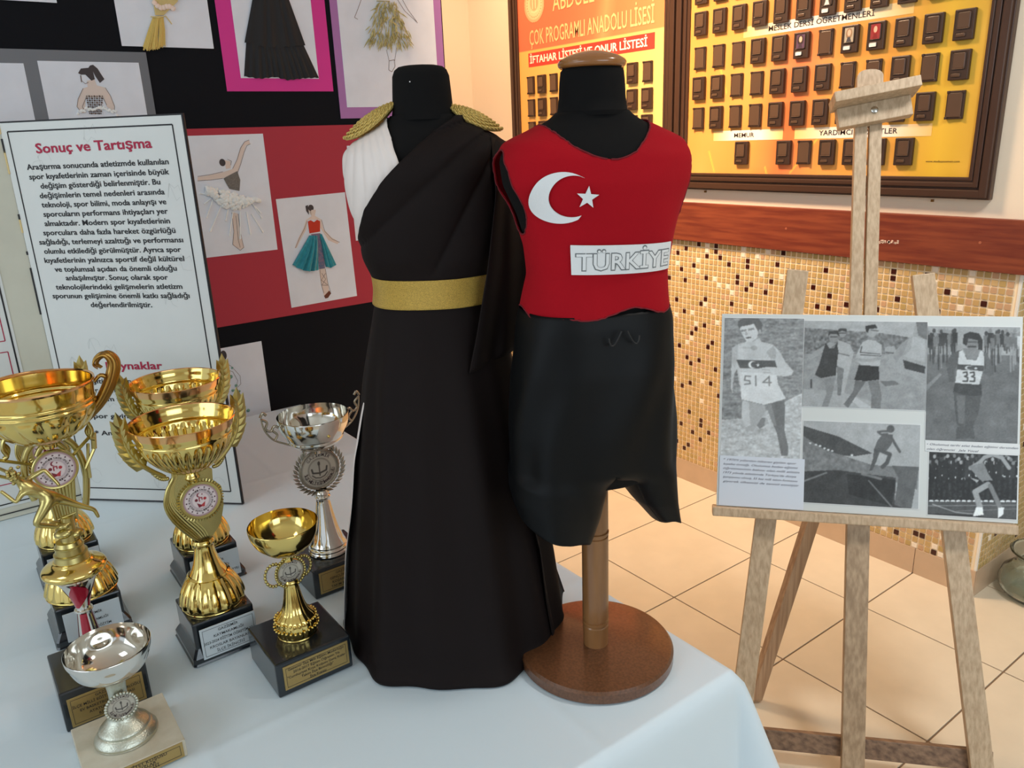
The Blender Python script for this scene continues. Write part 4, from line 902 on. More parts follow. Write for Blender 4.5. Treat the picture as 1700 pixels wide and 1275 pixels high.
def epaulette(cy, sgn, zc, slope):
    g_ = empty('shoulder_braid', (0, 0, 0)); g_.parent = gw
    def P_(a, r): 
        s_ = r * .040 * math.cos(a); f_ = r * .030 * math.sin(a); return (f_ + .004, sgn * (cy + s_), zc - slope * s_ - ZT + .008 * (1 - r * r) - 12 * f_ * f_)
    m = MB()
    m_ring = [[m.b.verts.new(P_(2 * PI * k / 36, r)) for k in range(36)] for r in (1.0, .8, .6, .4, .2, .05)]
    for a_, b_ in zip(m_ring, m_ring[1:]):
        for k in range(36): m.b.faces.new((a_[k], a_[(k + 1) % 36], b_[(k + 1) % 36], b_[k]))
    o = m.out('braid_pad', M_goldtrim, g_); q = o.modifiers.new('thickness', 'SOLIDIFY'); q.thickness = .003
    m = MB()
    for r in (1.0, .86, .72, .58, .44, .30, .16):
        n_ = int(60 * r) + 10
        for st in (0, PI):
            pts = []
            for k in range(n_ * 2 + 1):
                a = 2 * PI * k / (n_ * 2); p_ = P_(a, r); tw = a * n_ / 4.0 + st; pts.append((p_[0] + .0015 * math.cos(tw) * math.sin(a), p_[1] + sgn * .0015 * math.cos(tw) * math.cos(a), p_[2] + .0018 + .0015 * math.sin(tw)))
            m.tube(pts, .0014, 5, False)
    m.out('gold_braid', M_goldtrim, g_, smooth=80)
    return g_
epaulette(.081, -1, 1.619, .60); epaulette(.078, 1, 1.618, .46)

# ------------------------------------------------------------------ easel with the photo board
EA, EB = .7137, .3247; EO = Vector((.2750, -.9281, .6533)); eW = Vector((math.cos(EA), math.sin(EA), 0)); eH = Vector((-math.sin(EA), math.cos(EA), 0))
eU = Vector((0, 0, math.cos(EB))) + eH * math.sin(EB); eN = eH * math.cos(EB) - Vector((0, 0, math.sin(EB)))
foot = EO + eU * (-.689); ER = Vector((foot.x, foot.y, 0))
EM = Matrix(((eW.x, eN.x, eU.x, EO.x - ER.x), (eW.y, eN.y, eU.y, EO.y - ER.y), (eW.z, eN.z, eU.z, EO.z - ER.z), (0, 0, 0, 1)))
ez = empty('easel', tuple(ER), 'pale wooden tripod easel holding the grey photo board', 'easel')
M_we = M_easel
def beam(name, a, b, w_, y0, y1, m=M_we, par=ez, end=None, bev=.002):
    """bar in the easel's plane from a to b = (x, u) centre points, w_ wide"""
    d = Vector((b[0] - a[0], 0, b[1] - a[1])); L_ = d.length; d.normalize(); s_ = Vector((d.z, 0, -d.x))
    mb = MB().box((-w_ / 2, y0, 0), (w_ / 2, y1, L_), bev)
    M = EM @ Matrix(((s_.x, 0, d.x, a[0]), (0, 1, 0, 0), (s_.z, 0, d.z, a[1]), (0, 0, 0, 1)))
    bmesh.ops.transform(mb.b, matrix=M, verts=mb.b.verts[:]); return mb.out(name, m, par)
beam('front_leg', (-.287, -.676), (-.165, .616), .052, .012, .034); beam('front_leg', (.304, -.676), (.132, .606), .052, .012, .034)
beam('centre_post', (0, -.676), (-.004, .06), .054, .010, .034, mat('streaked beech wood', (190, 164, 134), .45, rgb2=(158, 132, 104), noise=(4, .2), stretch=(26, 26, 2.0)))
for x in (-.0185, .0165): beam('mast_rail', (x, .02), (x, 1.02), .030, .034, .056)
mb = MB(); pts = [(-.031, .99)] + [(.031, .99), (.031, 1.118)] + [(.031 * math.cos(a) ** .8 if a < PI / 2 else -.031 * abs(math.cos(a)) ** .8, 1.118 + .018 * math.sin(a)) for a in np.linspace(.2, PI - .2, 9)] + [(-.031, 1.118)]
mb.prism(pts, .022, EM @ Matrix(((1, 0, 0, 0), (0, 0, -1, .056), (0, 1, 0, 0), (0, 0, 0, 1)))); mb.out('mast_head', M_we, ez)
R10 = Matrix.Translation((.003, 0, 1.035)) @ Matrix.Rotation(-.16, 4, 'Y')
MB().box((-.099, -.050, .006), (.101, .034, .032), .002, EM @ R10).out('clamp_lip', M_we, ez)
MB().box((-.088, .004, -.044), (.088, .034, .006), .002, EM @ R10).out('clamp_plate', M_we, ez)
mb = MB().lathe([(0, .009), (.003, .0085), (.005, .005), (.0055, 0)], 20); bmesh.ops.transform(mb.b, matrix=EM @ R10 @ Matrix.Translation((0, .004, -.016)) @ Matrix.Rotation(PI / 2, 4, 'X'), verts=mb.b.verts[:])
mb.out('screw_knob', mat('nickel screw', (200, 196, 188), .2, 1.), ez, smooth=40)
beam('crossbar', (-.305, -.605), (.325, -.592), .050, .036, .056, M_easel_d)
beam('crossbar', (-.19, .33), (.18, .33), .05, .058, .078)
MB().box((-.362, -.026, -.024), (.345, .034, -.001), .003, EM).out('ledge', M_we, ez)
rt = EM @ Vector((0, .066, .37)); rf = Vector((.0639, -1.018, .012)) - ER
mb = MB(); d = (rf - rt); mb.box((-.019, -.012, 0), (.019, .012, d.length), .002); q = d.to_track_quat('Z', 'X').to_matrix().to_4x4(); 
bmesh.ops.transform(mb.b, matrix=Matrix.Translation(rt) @ q, verts=mb.b.verts[:]); mb.out('rear_leg', mat('reddish beech wood', (196, 164, 132), .45, rgb2=(168, 134, 104), noise=(4, .2), stretch=(34, 34, 1.6)), ez)

PB = empty('photo_board', tuple(EO), 'foam board pasted with black and white athletics photographs, on the easel', 'photo board')
PM = Matrix(((eW.x, eN.x, eU.x, 0), (eW.y, eN.y, eU.y, 0), (eW.z, eN.z, eU.z, 0), (0, 0, 0, 1)))
MB().box((-.352, .0, .0), (.352, .0085, .5), .001, PM).out('foam_board', mat('grey white foam board', (210, 218, 220), .6), PB)
wW, wU = np.array(eW), np.array(eU); wN = -np.array(eN)
Q = lambda x, u_, l=.0006: wW * x + wU * u_ + wN * l
def paste(name, pic, x0, x1, u0, u1, l=.0010):
    MBq = MB().box((x0 - .002, -l + .0001, u0 - .002), (x1 + .002, 0, u1 + .002), 0, PM); sh_ = MBq.out('photo_paper', mat('white photo paper', (220, 226, 230), .5), PB)
    A_ = np.pad(pic.a, ((1, 1), (1, 1), (0, 0)), mode='edge'); pic.a = (A_[1:-1, 1:-1] * 2 + A_[:-2, 1:-1] + A_[2:, 1:-1] + A_[1:-1, :-2] + A_[1:-1, 2:]) / 6; pic.noise(2, 3.5); pic.noise(9, 4)
    pic.a = (2 + pic.a * 1.16) * np.array((.96, 1.0, 1.03)); pic.mesh(name, Q(x0, u1, l + .0004), wW * (x1 - x0), -wU * (u1 - u0), sh_, mat('satin photo print', (128, 128, 128), .42, attr='ink'))
def star5(g, c, r, col):
    g.poly([(c[0] + (r if k % 2 == 0 else r * .4) * math.sin(PI * k / 5), c[1] - (r if k % 2 == 0 else r * .4) * math.cos(PI * k / 5)) for k in range(10)], col)
# 1: runner 514
g = Pic(130, 235, 128, ((80, 50), (505, 55), (40, 815))); g.poly([(0, 620), (200, 600), (330, 540), (520, 440), (520, 830), (0, 830)], 172); g.noise(7, 9, cy=3); g.noise(2.5, 9, cy=2); g.noise(16, 5, cy=3)
g.poly([(115, 215), (150, 195), (190, 183), (200, 168), (265, 160), (275, 180), (340, 198), (375, 240), (400, 290), (442, 340), (432, 362), (395, 370), (340, 362), (300, 355), (285, 330), (345, 320), (340, 300), (360, 420), (150, 420), (140, 330), (125, 360), (112, 440), (118, 480), (104, 440), (108, 330), (112, 300)], 176)
g.poly([(150, 195), (140, 285), (128, 330), (112, 300), (115, 215)], 150, .5); g.poly([(340, 300), (300, 240), (340, 200), (355, 240)], 130, .45); g.ell((235, 215), 18, 14, 130, .5); g.ell((195, 215), 30, 5, 150, .6)
g.poly([(150, 210), (172, 190), (180, 280), (345, 272), (352, 420), (398, 490), (288, 527), (160, 500), (152, 350)], 196, .35)
g.poly([(152, 350), (350, 350), (360, 415), (398, 490), (288, 527), (160, 500)], 196)
g.poly([(155, 88), (240, 78), (262, 122), (252, 160), (226, 183), (197, 182), (177, 150), (163, 122)], 186); g.poly([(150, 92), (152, 68), (180, 52), (262, 50), (284, 84), (278, 128), (262, 130), (250, 108), (238, 82), (200, 92), (165, 98), (160, 112)], 92)
g.poly([(164, 118), (196, 112), (196, 122), (168, 128)], 110, .8); g.poly([(205, 110), (236, 104), (240, 114), (208, 121)], 110, .8); g.poly([(190, 124), (198, 124), (202, 142), (190, 146)], 130, .5); g.poly([(190, 158), (222, 153), (222, 159), (195, 166)], 84); g.ell((268, 125), 7, 12, 150); g.line([(228, 180), (262, 158)], 5, 130, .6)
g.poly([(138, 282), (345, 284), (357, 326), (156, 328)], 84); g.ell((224, 307), 22, 20, 205); g.ell((232, 307), 17, 16, 84); star5(g, (254, 310), 12, 205)
g.poly([(275, 322), (330, 318), (400, 330), (436, 352), (400, 370), (320, 360), (282, 358), (268, 344)], 182); g.line([(276, 334), (315, 336)], 3, 130); g.line([(282, 348), (318, 350)], 3, 130)
for P_ in ([(212, 372), (184, 370), (180, 394), (206, 396), (210, 412), (180, 416)], [(240, 370), (240, 422)], [(312, 372), (278, 404), (322, 404)], [(312, 370), (312, 420)]): g.line(P_, 7, 112)
g.poly([(165, 505), (285, 527), (290, 562), (262, 600), (245, 640), (215, 673), (178, 660), (160, 600)], 156); g.poly([(165, 505), (200, 512), (205, 640), (178, 655), (160, 600)], 178); g.poly([(240, 640), (268, 596), (296, 596), (302, 628), (255, 658)], 120)
g.poly([(288, 524), (392, 498), (390, 600), (386, 660), (404, 750), (400, 800), (366, 800), (346, 680), (322, 620)], 106); g.poly([(288, 524), (320, 520), (345, 640), (330, 640)], 128); g.poly([(290, 562), (318, 640), (300, 680), (282, 640)], 186, .6)
paste('runner_photo', g, -.345, -.149, .129, .489)
# 2: pack of runners
g = Pic(205, 150, 132, ((510, 50), (1190, 75), (495, 540))); g.poly([(480, 30), (1210, 60), (1210, 170), (480, 120)], 148); g.poly([(500, 90), (940, 130), (1100, 160), (1080, 250), (480, 240)], 104); g.noise(3, 16, [(500, 90), (940, 130), (1100, 160), (1060, 240), (480, 240)]); g.noise(12, 4, cy=5)
g.poly([(480, 440), (700, 455), (900, 520), (900, 570), (480, 560)], 146); g.poly([(750, 490), (790, 486), (890, 552), (820, 552)], 166)
g.poly([(700, 165), (765, 190), (785, 240), (770, 300), (730, 470), (700, 480), (680, 300)], 152); g.line([(700, 240), (760, 255)], 6, 90); g.poly([(690, 310), (730, 330), (712, 480), (694, 480)], 104); g.ell((722, 124), 22, 26, 132); g.poly([(698, 120), (700, 100), (745, 100), (748, 122), (722, 112)], 62); g.line([(706, 126), (742, 126)], 5, 60)
g.poly([(650, 175), (690, 185), (640, 220), (600, 240), (535, 280), (518, 272), (560, 230)], 136); g.ell((672, 148), 26, 32, 126); g.poly([(642, 140), (648, 112), (700, 112), (706, 146), (690, 130), (655, 128)], 54); g.line([(656, 146), (694, 146)], 6, 64)
g.poly([(628, 178), (648, 210), (676, 212), (690, 180), (700, 230), (690, 300), (685, 365), (600, 380), (566, 362), (592, 300), (606, 250)], 52); g.poly([(566, 366), (605, 382), (682, 368), (690, 380), (600, 392), (562, 376)], 130)
g.poly([(622, 388), (682, 380), (668, 460), (640, 545), (604, 542), (632, 470)], 118); g.poly([(560, 385), (606, 395), (600, 470), (560, 470)], 136); g.line([(545, 390), (545, 435)], 9, 60)
g.ell((885, 118), 30, 36, 140); g.poly([(852, 118), (852, 88), (905, 80), (918, 102), (870, 106), (866, 128)], 46); g.line([(882, 112), (922, 118)], 5, 66); g.poly([(862, 150), (905, 155), (900, 180), (862, 176)], 118)
g.poly([(832, 182), (865, 165), (905, 172), (942, 198), (940, 250), (928, 318), (826, 312), (820, 300), (790, 282), (800, 250)], 156); g.line([(830, 205), (822, 238), (930, 250)], 6, 64); g.line([(824, 250), (935, 258)], 6, 64); g.line([(825, 244), (930, 254)], 5, 185)
g.line([(792, 278), (880, 284), (965, 262)], 18, 138); g.poly([(814, 308), (924, 318), (926, 392), (850, 400), (788, 392)], 40)
g.poly([(794, 394), (852, 402), (806, 470), (752, 552), (728, 530), (780, 460)], 92); g.poly([(862, 400), (922, 394), (938, 480), (934, 558), (880, 552), (884, 480)], 104); g.poly([(955, 210), (1010, 205), (1022, 240), (960, 248)], 140); g.line([(965, 240), (1010, 245)], 8, 80)
g.poly([(1128, 72), (1192, 76), (1176, 452), (1138, 396), (1004, 342), (962, 300), (1010, 240), (1052, 188), (1108, 150)], 138); g.poly([(1128, 72), (1192, 74), (1190, 175), (1140, 150)], 96); g.poly([(1108, 150), (1176, 170), (1176, 300), (1060, 262), (1100, 220)], 152)
g.poly([(1056, 282), (1176, 322), (1174, 362), (1066, 332)], 50); g.poly([(1000, 262), (1050, 190), (1090, 160), (1062, 240), (1020, 300)], 120, .6); g.poly([(930, 400), (1010, 400), (1040, 420), (960, 430)], 96)
paste('race_photo', g, -.147, .140, .266, .484)
# 3: water jump
g = Pic(205, 140, 152, ((490, 615), (1170, 640), (500, 1055))); g.poly([(480, 640), (700, 700), (905, 790), (800, 806), (480, 790)], 66); g.poly([(480, 690), (620, 770), (900, 850), (1170, 870), (1170, 980), (1040, 940), (700, 890), (480, 900)], 108); g.noise(4, 9, [(480, 740), (900, 850), (900, 900), (480, 900)]); g.poly([(1020, 855), (1175, 860), (1140, 1090), (1040, 1080), (1060, 920)], 86)
for x, y in ((535, 736), (570, 745), (595, 752), (622, 764), (645, 772), (668, 778), (785, 800)): g.ell((x, y), 8, 5, 190)
g.poly([(490, 890), (700, 880), (1045, 918), (1045, 1060), (1130, 1090), (490, 1062)], 56); g.poly([(760, 900), (1045, 930), (1030, 1070), (780, 1010)], 38); g.noise(14, 3)
g.line([(500, 945), (640, 895)], 10, 112); g.line([(850, 900), (960, 925)], 14, 104); g.line([(890, 935), (1030, 1072)], 8, 104)
g.ell((1002, 660), 22, 20, 78); g.line([(1000, 672), (960, 672), (930, 676), (948, 690), (985, 688)], 12, 82); g.poly([(958, 690), (1016, 690), (1012, 740), (985, 775), (912, 770), (930, 720)], 84); g.line([(1005, 700), (1035, 745), (1060, 780)], 15, 82)
g.poly([(912, 765), (948, 775), (930, 830), (908, 880), (890, 884), (908, 820)], 74); g.line([(940, 770), (1005, 795), (990, 840), (965, 862)], 22, 74)
paste('water_jump_photo', g, -.143, .130, .022, .229)
# 4: runner 33
g = Pic(150, 205, 92, ((1195, 95), (1662, 100), (1172, 715))); g.poly([(1180, 80), (1680, 90), (1680, 250), (1180, 250)], 140)
for k in range(34):
    x = 1195 + 14 * k + random.uniform(-6, 6); c_ = random.choice((50, 70, 100, 160, 175)); h_ = random.uniform(80, 190); y = random.uniform(115, 150)
    if 1340 < x < 1480: continue
    g.ell((x, y), 9, 12, random.choice((60, 120))); g.poly([(x - 14, y + 12), (x + 14, y + 12), (x + 12, y + 80), (x - 12, y + 80)], c_); g.line([(x - 5, y + 70), (x - 7, y + h_ + 20)], 7, random.choice((60, 130))); g.line([(x + 6, y + 70), (x + 8, y + h_ + 10)], 7, random.choice((60, 120)))
g.poly([(1180, 420), (1250, 350), (1262, 358), (1180, 450)], 120); g.noise(22, 6, cy=14)
g.poly([(1345, 228), (1370, 222), (1330, 330), (1328, 395), (1300, 400), (1284, 300), (1310, 250)], 78); g.poly([(1470, 228), (1495, 240), (1526, 330), (1508, 372), (1470, 345), (1490, 320)], 84)
g.poly([(1322, 450), (1462, 465), (1448, 560), (1412, 650), (1372, 655), (1388, 560), (1378, 600), (1366, 650), (1335, 625), (1326, 540)], 72); g.poly([(1335, 470), (1380, 470), (1376, 620), (1345, 620)], 92); g.poly([(1330, 400), (1462, 405), (1466, 468), (1400, 470), (1318, 452)], 56); g.poly([(1335, 640), (1420, 640), (1425, 700), (1330, 705)], 72)
g.poly([(1352, 232), (1370, 224), (1392, 275), (1440, 278), (1462, 226), (1478, 236), (1476, 320), (1452, 410), (1330, 402), (1345, 300)], 176); g.poly([(1372, 215), (1460, 218), (1440, 276), (1394, 274)], 112); g.poly([(1342, 300), (1478, 308), (1474, 336), (1340, 330)], 66); g.ell((1402, 320), 22, 12, 176); g.ell((1408, 320), 17, 9, 66); g.ell((1436, 322), 8, 6, 176)
for x in (1372, 1408): g.line([(x, 346), (x + 18, 342), (x + 20, 360), (x + 6, 366), (x + 22, 372), (x + 20, 392), (x - 2, 392)], 7, 44)
g.ell((1420, 185), 34, 42, 108); g.poly([(1372, 190), (1376, 140), (1410, 124), (1455, 134), (1474, 170), (1472, 225), (1450, 220), (1448, 170), (1400, 160), (1390, 200)], 44); g.line([(1396, 180), (1440, 180)], 7, 64); g.line([(1400, 205), (1436, 205)], 9, 54)
paste('marathon_photo', g, .142, .346, .193, .474)
# 5: sprinter before a crowd
g = Pic(150, 110, 34, ((1170, 790), (1655, 815), (1175, 1130))); g.noise(3, 12)
for k in range(40):
    x = 1175 + 12.3 * k; y = 815 + random.uniform(-6, 40); g.ell((x, y), 9, 11, random.choice((60, 110, 150))); g.poly([(x - 14, y + 12), (x + 14, y + 12), (x + 12, y + 110), (x - 12, y + 110)], random.choice((24, 30, 44, 30)))
    if k % 3 == 0: g.line([(x, y + 40), (x + 22, y + 60), (x + 10, y + 96)], 8, 150); g.ell((x + 4, y + 90), 10, 7, 200)
for k in range(16): g.line([(1185 + 30 * k, 940), (1188 + 30 * k, 1052)], 14, 24); g.ell((1192 + 30 * k, 1058), 13, 7, 205)
g.poly([(1165, 1060), (1670, 1062), (1670, 1180), (1165, 1150)], 70); g.line([(1170, 1084), (1655, 1078)], 3, 150); g.line([(1200, 1075), (1330, 1118), (1440, 1128)], 4, 170); g.line([(1330, 1112), (1655, 1098)], 3, 120); g.poly([(1170, 1125), (1430, 1130), (1560, 1160), (1170, 1150)], 40)
g.line([(1400, 880), (1450, 850), (1475, 822), (1520, 808), (1570, 826), (1610, 880)], 22, 140); g.poly([(1390, 870), (1470, 850), (1500, 910), (1528, 950), (1480, 962), (1440, 930)], 118); g.poly([(1400, 930), (1450, 945), (1440, 960)], 150); g.poly([(1470, 950), (1530, 945), (1532, 978), (1510, 985)], 22)
g.line([(1500, 968), (1432, 1008), (1462, 1092)], 32, 142); g.line([(1512, 975), (1545, 1040), (1572, 1096)], 26, 110); g.poly([(1440, 1090), (1475, 1090), (1482, 1130), (1424, 1140)], 216); g.poly([(1560, 1092), (1592, 1090), (1588, 1130), (1562, 1148)], 212)
paste('sprinter_photo', g, .152, .348, .010, .164)
# handwritten notes
nb = MB().box((-.347, -.0022, .002), (-.138, -.0012, .131), 0, PM).out('note_paper', mat('bluish white note paper', (214, 224, 238), .6), PB)
T = Text(); 
for k, s in enumerate(("* 1970'li yıllardan itibaren giyilen spor", 'kıyafet örneği. Okulumuz beden eğitimi', 'öğretmeninin babası olan milli atletin', '1973 yılında atletizmde Türkiye\'de dünya', 'şampiyonu olmuş, 55 kez milli takım formasını', 'giyerek ülkemizi de temsil etmiştir')):
    T.add(s, Q(-.338, .1185 - .0112 * k, .0022), Q(-.158 + .004 * (k % 3), .1165 - .0112 * k, .0022), wU, .0056, .0003, .0, .35)
T.out(mat('blue black pen ink', (58, 64, 92), .6), nb)
cb = MB().box((.142, -.0012, .166), (.352, -.0004, .191), 0, PM).out('caption_paper', mat('white photo paper', (220, 226, 230), .5), PB)
T = Text(); T.add('• Okulumuz tarihi atlet beden eğitimi dersinden', Q(.146, .1805, .0012), Q(.348, .1795, .0012), wU, .0052, .0003, 0, .35); T.add('olan öğrencisi   Jale Yücel', Q(.146, .169, .0012), Q(.262, .168, .0012), wU, .0052, .0003, 0, .35); T.out(MATS['blue black pen ink'], cb)

# ------------------------------------------------------------------ glass jar on the floor beyond the corner
vs = empty('glass_jar', (.345, .165, 0), 'large clear round glass jar on the floor beyond the tiled corner', 'jar')
MB().lathe([(.001, 0), (.001, .080), (.008, .100), (.03, .118), (.06, .122), (.09, .112), (.112, .088), (.122, .074), (.135, .072), (.16, .088), (.166, .098), (.170, .098), (.170, .093), (.163, .084), (.137, .067), (.121, .069), (.110, .082), (.088, .105), (.06, .115), (.032, .111), (.014, .095), (.010, .070), (.010, 0)], 64).out('jar_body', M_glass, vs, smooth=60)
MB().lathe([(.168, .096), (.171, .100), (.175, .096), (.171, .092), (.168, .096)], 64).out('jar_rim', M_glass, vs, smooth=60)

# ------------------------------------------------------------------ trophies
def base_block(t, wx, wy, h, m, plinth=0., bevel=.003):
    """base centred under the cup, plinth = flare of the moulded lower edge"""
    if plinth:
        MB().box((-wx / 2 + plinth, -wy / 2 + plinth, .010), (wx / 2 - plinth, wy / 2 - plinth, h), bevel).out('base_block', m, t)
        mb = MB(); n = 24; pr_ = [(0, plinth * -.2), (.003, -.0), (.012, .0), (.018, plinth * .35), (.026, plinth * .95), (.028, plinth)]
        rings = []
        for z, ins in pr_:
            a, b_ = wx / 2 - ins, wy / 2 - ins; rings.append([mb.b.verts.new((x, y, z)) for x, y in ((-a, -b_ + .004), (-a + .004, -b_), (a - .004, -b_), (a, -b_ + .004), (a, b_ - .004), (a - .004, b_), (-a + .004, b_), (-a, b_ - .004))])
        for p_, q_ in zip(rings, rings[1:]):
            for k in range(8): mb.b.faces.new((p_[k], p_[(k + 1) % 8], q_[(k + 1) % 8], q_[k]))
        mb.b.faces.new(rings[0][::-1]); mb.b.faces.new(rings[-1]); mb.out('plinth', m, t, smooth=25)
    else: MB().box((-wx / 2, -wy / 2, 0), (wx / 2, wy / 2, h), bevel).out('base_block', m, t)
def plate(t, x, y0, y1, z0, z1, m, lines, cap, ink=(40, 36, 34), frame_=True, maxw=.92):
    p = MB().box((x - .0005, y0, z0), (x + .0012, y1, z1), .0005).out('engraved_plate', m, t); cy_ = (y0 + y1) / 2
    if frame_:
        q = MB(); i = .004
        for a, b_, c, d in ((y0 + i, z0 + i, y1 - i, z0 + i + .0006), (y0 + i, z1 - i - .0006, y1 - i, z1 - i), (y0 + i, z0 + i, y0 + i + .0006, z1 - i), (y1 - i - .0006, z0 + i, y1 - i, z1 - i)): q.box((x + .0011, a, b_), (x + .0014, c, d))
        q.out('plate_border', mat('engraving ink', ink, .6), p)
    T = Text(); n = len(lines); H = z1 - z0
    for k, s in enumerate(lines):
        zc = z1 - H * (k + 1) / (n + 1) - cap * .5; T.centre(s, (x + .0013, cy_, zc), (0, 1, 0), (0, 0, 1), cap, .0003, .01, 1., (y1 - y0) * maxw)
    T.out(mat('engraving ink', ink, .6), p, 'engraved_lettering'); return p
def cup(t, name, prof, m, m_in, n=96, flute=None, thick=.0016, cx=(0, 0)):
    """bowl: outer profile [(z, r)] from the bottom up, inner skin follows"""
    k = len(prof); inn = [(z + .0010, max(r - thick, 0)) for z, r in prof][::-1]
    mb = MB(); mb.lathe(prof + [(prof[-1][0] + .0008, prof[-1][1] - thick / 2)], n, cx, (lambda i, a: flute(prof[min(i, k - 1)][0], a)) if flute else None)
    o = mb.out(name, m, t, smooth=50)
    mb = MB(); mb.lathe(inn + [(prof[0][0] + .0012, 0)], n, cx, (lambda i, a: flute(inn[min(i, k - 1)][0], a)) if flute else None); mb.out('bowl_lining', m_in, t, smooth=50); return o
def refine(prof, n=5):
    """smooth a coarse profile"""
    P = np.array(prof, float); out = []
    for i in range(len(P) - 1):
        p0, p1, p2, p3 = P[max(i - 1, 0)], P[i], P[i + 1], P[min(i + 2, len(P) - 1)]
        for k in range(n):
            u_ = k / n; q = .5 * ((2 * p1) + (-p0 + p2) * u_ + (2 * p0 - 5 * p1 + 4 * p2 - p3) * u_ ** 2 + (-p0 + 3 * p1 - 3 * p2 + p3) * u_ ** 3); out.append((float(q[0]), float(max(q[1], 0))))
    return out + [tuple(P[-1])]
def medallion(t, y, z, r, x=.0, tilt=0., kind='sport', m_ring=None, ringw=1.18, parent=None):
    """round emblem facing +x"""
    e = MB(); e.lathe([(0, 0), (0, r * ringw), (.003, r * ringw), (.0042, r * (ringw - .04)), (.0036, r * 1.02), (.0036, 0)], 48, flute=None)
    M = Matrix.Translation((x, y, z)) @ Matrix.Rotation(PI / 2, 4, 'Y') ; bmesh.ops.transform(e.b, matrix=M, verts=e.b.verts[:]); o = e.out('medallion', m_ring, parent or t, smooth=40)
    if kind == 'sport':
        g = Pic(90, 90, (226, 206, 206)); g.ell((.5, .5), .49, .49, (120, 60, 70)); g.ell((.5, .5), .465, .465, (232, 216, 216))
        for k in range(16): a = 2 * PI * k / 16; g.ell((.5 + .40 * math.cos(a), .5 + .40 * math.sin(a)), .022, .022, (84, 40, 56))
        g.ell((.5, .5), .29, .29, (200, 180, 184)); g.ell((.5, .5), .235, .235, (236, 218, 218)); g.ell((.47, .33), .065, .065, (130, 30, 50)); g.ell((.50, .33), .055, .055, (236, 218, 218)); g.ell((.56, .32), .02, .02, (130, 30, 50))
        g.ell((.38, .47), .045, .045, (120, 24, 44)); g.ell((.62, .47), .045, .045, (190, 50, 60)); g.line([(.46, .52), (.46, .42), (.54, .42), (.54, .48)], .03, (160, 40, 56)); g.poly([(.38, .56), (.5, .64), (.5, .70), (.42, .72)], (130, 30, 50)); g.poly([(.62, .56), (.5, .64), (.5, .70), (.58, .72)], (196, 60, 66))
    else:
        g = Pic(90, 90, (176, 168, 152)); g.ell((.5, .5), .485, .485, (96, 88, 80)); g.ell((.5, .5), .46, .46, (186, 178, 162)); g.ell((.5, .5), .30, .30, (110, 102, 92)); g.ell((.5, .5), .28, .28, (178, 170, 156))
        g.line([(.5, .30), (.5, .66)], .03, (74, 68, 62)); g.ell((.5, .34), .035, .06, (74, 68, 62)); g.line([(.30, .46), (.32, .56), (.5, .60), (.68, .56), (.70, .46)], .045, (74, 68, 62)); g.line([(.30, .62), (.38, .70), (.5, .73), (.62, .70), (.70, .62)], .03, (84, 76, 70))
    im = g.mesh('emblem', (x + .0038, y - r, z + r), (0, 2 * r, 0), (0, 0, -2 * r), o, mat('printed emblem', (200, 190, 180), .35, attr='ink'), disc=True)
    T = Text(); c = (x + .0040, y, z)
    if kind == 'sport': T.ring('TÜRKİYE GENÇLİK VE SPOR BAKANLIĞI TÜRKİYE GENÇLİK VE SPOR BAKANLIĞI ', c, (0, 1, 0), (0, 0, 1), r * .60, 0, 360, r * .10, .0002, 0)
    else:
        T.ring('GAZİEMİR', c, (0, 1, 0), (0, 0, 1), r * .70, -50, 50, r * .17, .0002, .01); T.ring('İLÇE MİLLİ EĞİTİM MÜDÜRLÜĞÜ', c, (0, 1, 0), (0, 0, 1), r * .66, 262, 98, r * .17, .0002, .01, inward=True)
    T.out(mat('dark emblem ink', (70, 50, 52), .5), o, 'ring_lettering'); return o
def laurel(t, C_, pts, branch, m, leaf=.020, name='handle', flat=.45):
    """handle: stem along pts (y, z), pairs of leaves on its upper part, a short branch joining the rim"""
    mb = MB(); P_ = [(0, p[0], p[1]) for p in refine(pts, 4)]; n = len(P_)
    mb.tube(P_, [.0020 + .0030 * math.sin(PI * min(1, .12 + k / n)) for k in range(n)], 8, flat=.8)
    if branch: mb.tube([(0, p[0], p[1]) for p in refine(branch, 4)], .0022, 8)
    if leaf:
        i0 = int(n * .45); step = max(1, (n - i0) // 7)
        for i in list(range(i0, n, step)) + [n - 1]:
            a = Vector(P_[i]); d = (Vector(P_[min(i + 1, n - 1)]) - Vector(P_[max(i - 1, 0)])).normalized(); s_ = Vector((0, -d.z, d.y))
            for sg in ((-1, 1) if i < n - 1 else (0,)):
                dd = (d * .92 + s_ * .40 * sg).normalized(); w_ = Vector((0, -dd.z, dd.y)) * leaf * .30; L_ = leaf * (1.15 if sg == 0 else .95)
                q = [a, a + dd * L_ * .4 + w_, a + dd * L_, a + dd * L_ * .4 - w_]; up_ = Vector((.0045, 0, 0)); mid = a + dd * L_ * .42 + up_; mid2 = a + dd * L_ * .42 - up_
                vs = [mb.b.verts.new(v) for v in q]; c1, c2 = mb.b.verts.new(mid), mb.b.verts.new(mid2)
                for k in range(4): mb.b.faces.new((vs[k], vs[(k + 1) % 4], c1)); mb.b.faces.new((vs[(k + 1) % 4], vs[k], c2))
    return mb.out(name, m, t, smooth=40)
def TP(cx, cy): 
    """photo point -> (y, z) in a trophy's own upright plane through its axis"""
    def f(px, py): p = at(px, py, cx, 0); return (float(p[1] - cy), float(p[2] - ZT))
    return f
def trophy(label, cx, cy): return empty('trophy', (cx, cy, ZT), label, 'trophy', 'trophies on the white tablecloth'), TP(cx, cy)
z_ = lambda v: v - ZT
